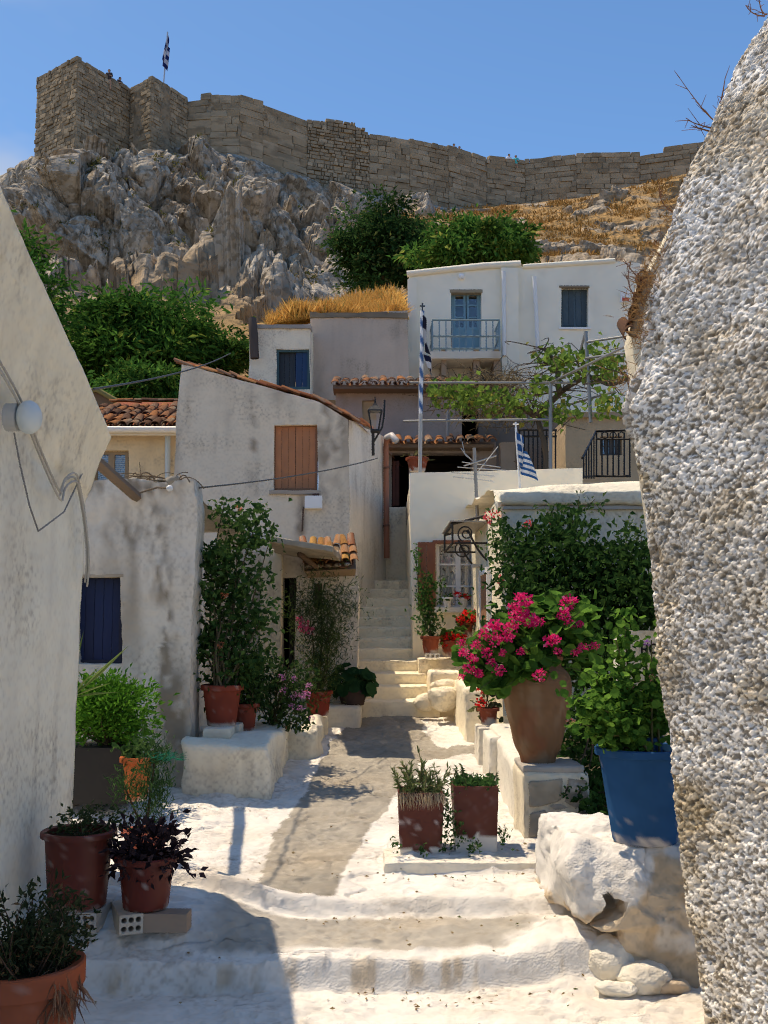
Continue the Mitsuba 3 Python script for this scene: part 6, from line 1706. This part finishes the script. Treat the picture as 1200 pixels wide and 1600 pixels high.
# tall climber on its brick
br = thing("brick", "white painted hollow brick under the tall climber's pot", "brick")
a, b = at(665, 1029, 12.2), at(687, 1021, 12.2)
bm = box([a[0], 12.2, a[2]], [b[0], 12.4, b[2]])
for i in range(3):
    w_ = (b[0] - a[0]) / 3; bm = bm - box([a[0] + w_ * i + .012, 12.1, a[2] + .014], [a[0] + w_ * (i + 1) - .012, 12.5, b[2] - .014])
part(br, "body", bm, (.72, .7, .66), "matt", False)
cp = thing("potted_plant", "tall dark green climber in a clay pot beside the open shutter", "potted plant")
c = at(673, 1022, 12.3); tp = pot(cp, c, 11 / FOC * 12.3, 14 / FOC * 12.3, 28 / FOC * 12.3, TERRA, .04, 207)
rng = np.random.default_rng(151)
P = np.vstack([at(x, y, 12.4) + rng.normal(size=(n, 3)) * [s, .07, s * 1.2] for x, y, n, s in ((668, 975, 170, .07), (665, 945, 170, .07), (672, 960, 120, .07), (668, 915, 130, .06), (655, 870, 26, .03), (652, 890, 20, .02), (650, 858, 12, .02), (676, 990, 60, .05), (660, 925, 50, .05), (688, 912, 20, .03))])
leafpart(cp, leaves(P, rng.normal(size=P.shape) + [0, -.3, .2], .055, .6, rng, ((.04, .1, .025), (.1, .19, .05))))
part(cp, "stems", joined([tube(curve(tp, at(x, y, 12.5), 0, 9, rng.normal(size=3) * .04), .006, 5) for x, y in ((668, 900), (650, 855), (656, 880), (675, 930))]), (.1, .09, .05), "matt", True, kind="stuff")
gpot("potted_geranium", "clay pot of trailing greenery hanging on the white parapet below the tiled eave", 652, 737, 15.2, 34, 22, (), 208, n=40, leaf_r=.03, lh=.08, grn=((.07, .08, .03), (.16, .14, .06)))

# ------------------------------------------------------------------ plants along the lane's left
z1 = float(at(350, 1158, 7.75)[2])
for i, (x, Y, lab) in enumerate(((337, 7.9, "white painted brick under the tall rose pot, nearer half"), (352, 8.2, "white painted brick under the tall rose pot, further half"))):
    c = at(x, 1150, Y); solo("brick", lab, "brick", softbox([c[0] - .1, Y, z1 - .005], [c[0] + .11, Y + .24, z1 + .075], .03, 1, .002, .1, 3), plaster((.75, .73, .7), (.4, .33, .26), .3, .2, 210 + i, .1), "plaster", 30)
rp = thing("potted_plant", "tall climbing rose in a red pot on the white bench, reaching above the doorway", "potted plant")
c = at(346, 1145, 8.15); c[2] = z1 + .075
tp = pot(rp, c, 22 / FOC * 8.15, 30 / FOC * 8.15, 62 / FOC * 8.15, (.2, .05, .032), .045, 211, .03)
rng = np.random.default_rng(161)
RS = [(345, 1060, 90, .1), (360, 1020, 150, .12), (345, 980, 160, .13), (365, 940, 170, .14), (350, 900, 150, .11), (345, 870, 120, .08), (375, 850, 90, .12), (395, 830, 90, .12), (370, 810, 70, .09), (410, 840, 50, .08), (350, 800, 40, .05), (385, 985, 130, .13), (320, 1000, 70, .06), (312, 1020, 40, .04), (335, 930, 90, .07), (330, 870, 40, .05), (392, 905, 90, .11), (410, 960, 60, .09), (375, 1050, 130, .1), (400, 1030, 80, .09), (325, 885, 30, .05), (405, 800, 25, .05)]
P = np.vstack([at(x, y, 8.3) + rng.normal(size=(int(n * 1.5), 3)) * [s * .75, .14, s * .75] for x, y, n, s in RS])
leafpart(rp, leaves(P, rng.normal(size=P.shape) + [-.1, -.3, 0], .06, .62, rng, ((.024, .062, .017), (.085, .15, .04))))
part(rp, "stems", joined([tube(curve(tp + rng.normal(size=3) * [.05, .05, 0], at(x, y, 8.35), 0, 12, rng.normal(size=3) * .07), np.linspace(.011, .004, 12), 5) for x, y in ((350, 790), (405, 805), (420, 850), (370, 850), (345, 900), (330, 880), (395, 900), (380, 960), (318, 1000), (410, 960), (360, 930))]), (.12, .1, .06), "matt", True, kind="stuff")
for x, y in ((374, 793), (351, 931), (345, 1008)):
    flowers(rp, [at(x, y, 8.1)], .035, rng, ((.6, .15, .08), (.75, .3, .15)), 16)
sp2 = thing("potted_plant", "smaller red pot just behind the tall rose's pot on the bench", "potted plant")
c = at(381, 1143, 8.5); c[2] = z1; tp = pot(sp2, c, 16 / FOC * 8.5, 21 / FOC * 8.5, 42 / FOC * 8.5, (.2, .05, .032), .035, 212, .02)
bush(sp2, tp, tp + [.02, 0, .2], (.14, .12, .2), 12, 40, .055, .55, ((.025, .06, .018), (.07, .12, .035)), 213)
pf = thing("potted_plant", "purple flowering geranium spilling from a clay pot past the bench's end", "potted plant")
c = at(425, 1180, 8.9); c[2] = float(lane_z(c[0], 8.9)) + .02; tp = pot(pf, c, .085, .12, .3, (.4, .2, .12), .04, 214)
rng = np.random.default_rng(171)
P = np.vstack([at(x, y, 8.85) + rng.normal(size=(n, 3)) * [s, .12, s * .8] for x, y, n, s in ((430, 1070, 300, .12), (415, 1040, 160, .1), (455, 1090, 200, .09), (465, 1060, 130, .08), (440, 1120, 160, .08), (400, 1080, 120, .08), (475, 1120, 60, .04), (470, 1135, 40, .03))])
leafpart(pf, leaves(P, rng.normal(size=P.shape) + [0, -.3, .1], .05, .6, rng, ((.02, .05, .015), (.07, .12, .035))))
part(pf, "stems", joined([tube(curve(tp, P[i], 0, 6, [0, 0, .06]), .004, 4) for i in range(0, len(P), 30)]), (.09, .08, .04), "matt", True, kind="stuff")
for x, y in ((443, 1078), (458, 1089), (469, 1085), (480, 1086), (470, 1107), (487, 1122), (459, 1060), (482, 1072), (440, 1058), (456, 1103)):
    flowers(pf, [at(x, y, 8.65)], .035, rng, ((.5, .15, .42), (.75, .4, .62)), 14)
# feathery shrub in the red pot further up
fs = thing("potted_plant", "tall feathery green shrub in a red pot before the tiny tiled roof", "potted plant")
c = at(497, 1122, 10.5); c[2] = float(at(470, 1122, 10.2)[2]); tp = pot(fs, c, .1, .13, .24, (.22, .045, .03), .035, 215, .02)
rng = np.random.default_rng(181)
P = np.vstack([at(x, y, 10.5) + rng.normal(size=(n, 3)) * [s, .12, s * 1.0] for x, y, n, s in ((500, 940, 900, .15), (500, 990, 1100, .13), (500, 1040, 900, .1), (525, 950, 400, .12), (480, 950, 350, .11), (520, 1000, 350, .1), (540, 940, 160, .1), (497, 1075, 500, .08))])
leafpart(fs, leaves(P, rng.normal(size=P.shape) * .6 + [0, -.1, .5], .07, .13, rng, ((.03, .06, .018), (.11, .15, .045))))
part(fs, "stems", joined([tube(curve(tp, at(x, y, 10.55), 0, 9, rng.normal(size=3) * .05), np.linspace(.012, .003, 9), 5) for x, y in ((500, 910), (525, 930), (545, 935), (480, 935), (500, 960), (515, 980))]), (.1, .085, .05), "matt", True, kind="stuff")
for x, y in ((468, 968), (472, 982), (483, 985), (475, 975)):
    flowers(fs, [at(x, y, 10.3)], .05, rng, ((.55, .06, .15), (.75, .15, .28)), 16)
dk = solo("shrub_trunk", "thick dark ivy covered stump beside the doorway", "trunk", rough(tube([at(505, 1110, 10.9), at(506, 1000, 10.9), at(506, 950, 10.9)], [.11, .1, .06], 12).subdivide(), .03, .1, 5), tint((.09, .08, .055), .4, .05, 3), "matt", True) if False else None
# big leaved plant on the steps' left: each leaf is a part
bg = thing("potted_plant", "low plant with large round dark leaves on the stairs' bottom step", "potted plant")
solo("block", "low white block under the large leaved plant at the stairs' foot", "block", softbox([-.74, 11.05, .4], [-.24, 11.5, .75], .05, 5, .02, .3, 218, .006), plaster(LW, (0.5, 0.43, 0.33), 0.3, 0.2, 219), "plaster", 40)
c = at(551, 1091, 11.28); c[2] = .75; tp = pot(bg, c - [0, 0, .01], .12, .16, .16, (.07, .05, .045), .03, 216, 0)
rng = np.random.default_rng(191)
PL = []
for i in range(64):
    d = unit(rng.normal(size=3) * [1, .8, .6] + [0, -.25, .25]); p_ = tp + [0, 0, .1] + d * np.array([.25, .2, .2]) * rng.uniform(.6, 1.05)
    m, cc = rounds(p_[None], (d + [0, -.1, .5])[None], .072, rng, ((.015, .05, .02), (.04, .1, .04)), 9)
    leafpart(bg, (m, cc), "leaf", "leaf", None); PL.append(p_)
part(bg, "stems", joined([tube(curve(tp, q, 0, 5), .005, 4) for q in PL]), (.06, .08, .03), "matt", True, kind="stuff")

# ------------------------------------------------------------------ the dark yard between the two left houses
bx_ = thing("planter_box", "large black planter with a bright green bush, in the gap behind the near house", "planter")
Yk = 7.1
a, b = at(80, 1245, Yk), at(200, 1168, Yk)
part(bx_, "box", softbox([a[0], Yk, a[2] - .05], [b[0], Yk + .4, b[2]], .04, 2, .004, .2, 3), (.018, .018, .02), "satin", 30)
bc = at(160, 1120, Yk)
bush(bx_, [bc[0], Yk + .2, b[2]], [bc[0], Yk + .18, bc[2] + .02], (.30, .22, .21), 60, 70, .05, .42, ((.05, .15, .015), (.14, .32, .035)), 217, .22, up=.6, hollow=.1)
cpp = gpot("potted_plant", "orange clay pot with a tuft of greenery beside the black planter", 213, 1250, 6.9, 46, 66, (), 218, col=(.42, .12, .045), n=80, leaf_r=.03, lh=.1, lime=.04, grn=((.03, .07, .02), (.08, .14, .04)))
th = thing("potted_plant", "feathery dark green thuja growing behind the two front red pots", "potted plant")
c = at(228, 1300, 6.0); c[2] = float(lane_z(c[0], 6.0)); tp = pot(th, c, .09, .12, .2, (.3, .09, .06), .03, 219)
rng = np.random.default_rng(201)
P = np.vstack([at(x, y, 6.0) + rng.normal(size=(n, 3)) * [s, .05, s * 1.1] for x, y, n, s in ((240, 1200, 300, .05), (240, 1240, 320, .05), (235, 1270, 260, .06), (245, 1175, 120, .035), (200, 1240, 160, .05), (190, 1225, 70, .03), (225, 1160, 60, .04))])
leafpart(th, leaves(P, rng.normal(size=P.shape) * .5 + [0, 0, .7], .05, .14, rng, ((.025, .065, .02), (.08, .15, .05))))
part(th, "stems", joined([tube(curve(tp, at(x, y, 6.0), 0, 7), .006, 5) for x, y in ((242, 1180), (235, 1230), (195, 1230))]), (.09, .06, .04), "matt", True, kind="stuff")
P = np.vstack([at(255, 1184, 5.95) + rng.normal(size=(60, 3)) * [.05, .03, .012]])
leafpart(th, leaves(P, rng.normal(size=P.shape) * .3 + [.9, 0, .25], .06, .1, rng, ((.02, .16, .1), (.05, .28, .18))), "sprig", label="blue green sprig")
pn = thing("plant", "spiky green blades sticking out in front of the dark blue window", "plant")
P = np.tile(at(112, 1090, 6.9), (7, 1)); tg = np.array([at(x, y, 6.9) for x, y in ((190, 1020), (122, 990), (175, 1060), (185, 1075), (130, 1120), (150, 1040), (118, 1010))])
leafpart(pn, leaves(P, tg - P, np.linalg.norm(tg - P, axis=1), .06, rng, ((.08, .13, .04), (.16, .22, .07))), "blades")
# hollow bricks under the front pots
GZ0 = lambda x, y: float(lane_z(x, y))
zb = GZ0(-1.3, 5.0)


def hollow_brick(label, cx, cy_, rot, col, seed, L=.24, w_=.105, h_=.085, holes=True):
    b = box([-w_ / 2, -L / 2, 0], [w_ / 2, L / 2, h_])
    if holes:
        for i in range(3):
            for j in range(2):
                hx, hz = (i - 1) * w_ * .3, h_ * (.28 + .44 * j)
                cyl = Manifold.cylinder(L * 1.2, .0125, .0125, 12, True).rotate([90, 0, 0]).translate([hx, 0, hz])
                b = b - cyl
    m_ = tri(b.rotate([0, 0, rot]).translate([cx, cy_, zb - .004]))
    return solo("brick", label, "brick", m_, tint(col, .2, .05, seed, (.35, .27, .2), .0, .08), "matt", False)


hollow_brick("hollow whitish brick with six holes, leftmost under the front red pots", at(103, 1400, 4.93)[0], 4.98, -6, (.45, .4, .34), 1)
hollow_brick("hollow pale brick with six holes, second from the left under the big red pot", at(141, 1400, 4.93)[0], 5.0, -4, (.5, .45, .38), 2)
hollow_brick("hollow pale brick with six holes, angled under the second red pot", at(192, 1405, 4.9)[0], 4.98, 22, (.52, .46, .37), 3, .27)
hollow_brick("solid chipped brick lying crosswise at the right end of the brick row", at(258, 1405, 4.9)[0] - .0, 4.93, 88, (.36, .27, .2), 4, .21, .1, .08, False)
fpa = thing("potted_plant", "largest red plastic pot on hollow bricks against the near house's wall", "potted plant")
c = at(121, 1392, 5.0); c[2] = zb + .083
tp = pot(fpa, c, 43 / FOC * 5, 52 / FOC * 5, 112 / FOC * 5, (.115, .025, .016), .03, 221, .012, mat_="satin")
bush(fpa, tp, tp + [.06, 0, .06], (.13, .12, .07), 16, 26, .026, .6, ((.03, .05, .02), (.09, .12, .05)), 222, stem_r=.003)
fpb = thing("potted_plant", "lower red pot of dark purple leaves on hollow bricks by the lane", "potted plant")
c = at(228, 1398, 4.98); c[2] = zb + .083
tp = pot(fpb, c, 34 / FOC * 5, 43 / FOC * 5, 76 / FOC * 5, (.12, .023, .015), .03, 223, .012, mat_="satin")
PUR = ((.018, .012, .014), (.075, .05, .055))
bush(fpb, tp, tp + [.02, -.01, .07], (.19, .13, .10), 34, 18, .048, .5, PUR, 224, .3, stem_r=.003, stem_col=(.05, .03, .03))
# the big terracotta pot in the corner
fpc = thing("potted_plant", "big terracotta pot cut by the lower left corner with a straggly dry herb", "potted plant")
c = at(32, 1500, 3.62); c[2] = -.01
tp = pot(fpc, c, .145, .195, .5, (.3, .09, .045), .075, 225, .012)
rng = np.random.default_rng(211)
tb, P, D = [], [], []
for k_ in range(46):
    d = unit(rng.normal(size=3) * [.5, .5, 0] + [.1, -.1, .8]); L = rng.uniform(.12, .33); o = tp + rng.normal(size=3) * [.08, .07, 0]
    cc = curve(o, o + d * L, 0, 8, rng.normal(size=3) * .03); tb.append(tube(cc, np.linspace(.0035, .0012, 8), 4))
    w0 = np.repeat(cc[2:], 7, 0); P.append(w0 + rng.normal(size=w0.shape) * .014); D.append(rng.normal(size=w0.shape) + d)
P, D = np.vstack(P), np.vstack(D)
leafpart(fpc, leaves(P, D, .032, .35, rng, ((.02, .035, .015), (.07, .085, .04), (.16, .1, .05))))
part(fpc, "stems", joined(tb), (.1, .06, .04), "matt", True, kind="stuff")
P = c + np.stack([rng.uniform(.12, .2, 120), rng.uniform(-.14, .03, 120), rng.uniform(.40, .51, 120)], 1)
leafpart(fpc, leaves(P, rng.normal(size=P.shape) * .4 + [.15, -.1, -1], .11, .05, rng, ((.2, .1, .06), (.42, .26, .16))), "dry_roots")
bt = [at(95, 1440, 3.62), at(118, 1455, 3.6), at(98, 1425, 3.65)]
for i, q in enumerate(bt):
    m, cc = leaves(q[None] - [.05, 0, 0], np.array([[1, 0, -.1 - .3 * i]]), .06, .4, rng, ((.03, .035, .03), (.07, .08, .06))); leafpart(fpc, (m, cc), "leaf", "leaf", None)
part(fpc, "leaf_stems", joined([tube(curve(tp, q, 0, 6, [0, 0, .04]), .002, 4) for q in bt]), (.07, .04, .03), "matt", True, kind="stuff")
# dry leaves and grit blown against the edges of the lane
rng = np.random.default_rng(301)
gx_ = np.concatenate([rng.uniform(-1.3, .9, 60), rng.uniform(-.3, .85, 90)]); gy_ = np.concatenate([rng.uniform(4.3, 7.4, 60), rng.choice([4.72, 5.3, 5.82], 90) + rng.normal(size=90) * .05])
P = np.stack([gx_, gy_, lane_z(gx_, gy_, True) + .006], 1)
m, c = leaves(P, rng.normal(size=P.shape) * [1, 1, .12], .022, .45, rng, ((.2, .13, .06), (.4, .3, .16), (.1, .12, .04)))
k = uniq("dry_leaves")
scene[k] = mikit.ply(m, "mat_leaf", smooth=False, color=c)
labels[k] = {"label": "few small dry leaves and grit scattered on the whitewashed steps", "category": "leaves", "kind": "stuff"}
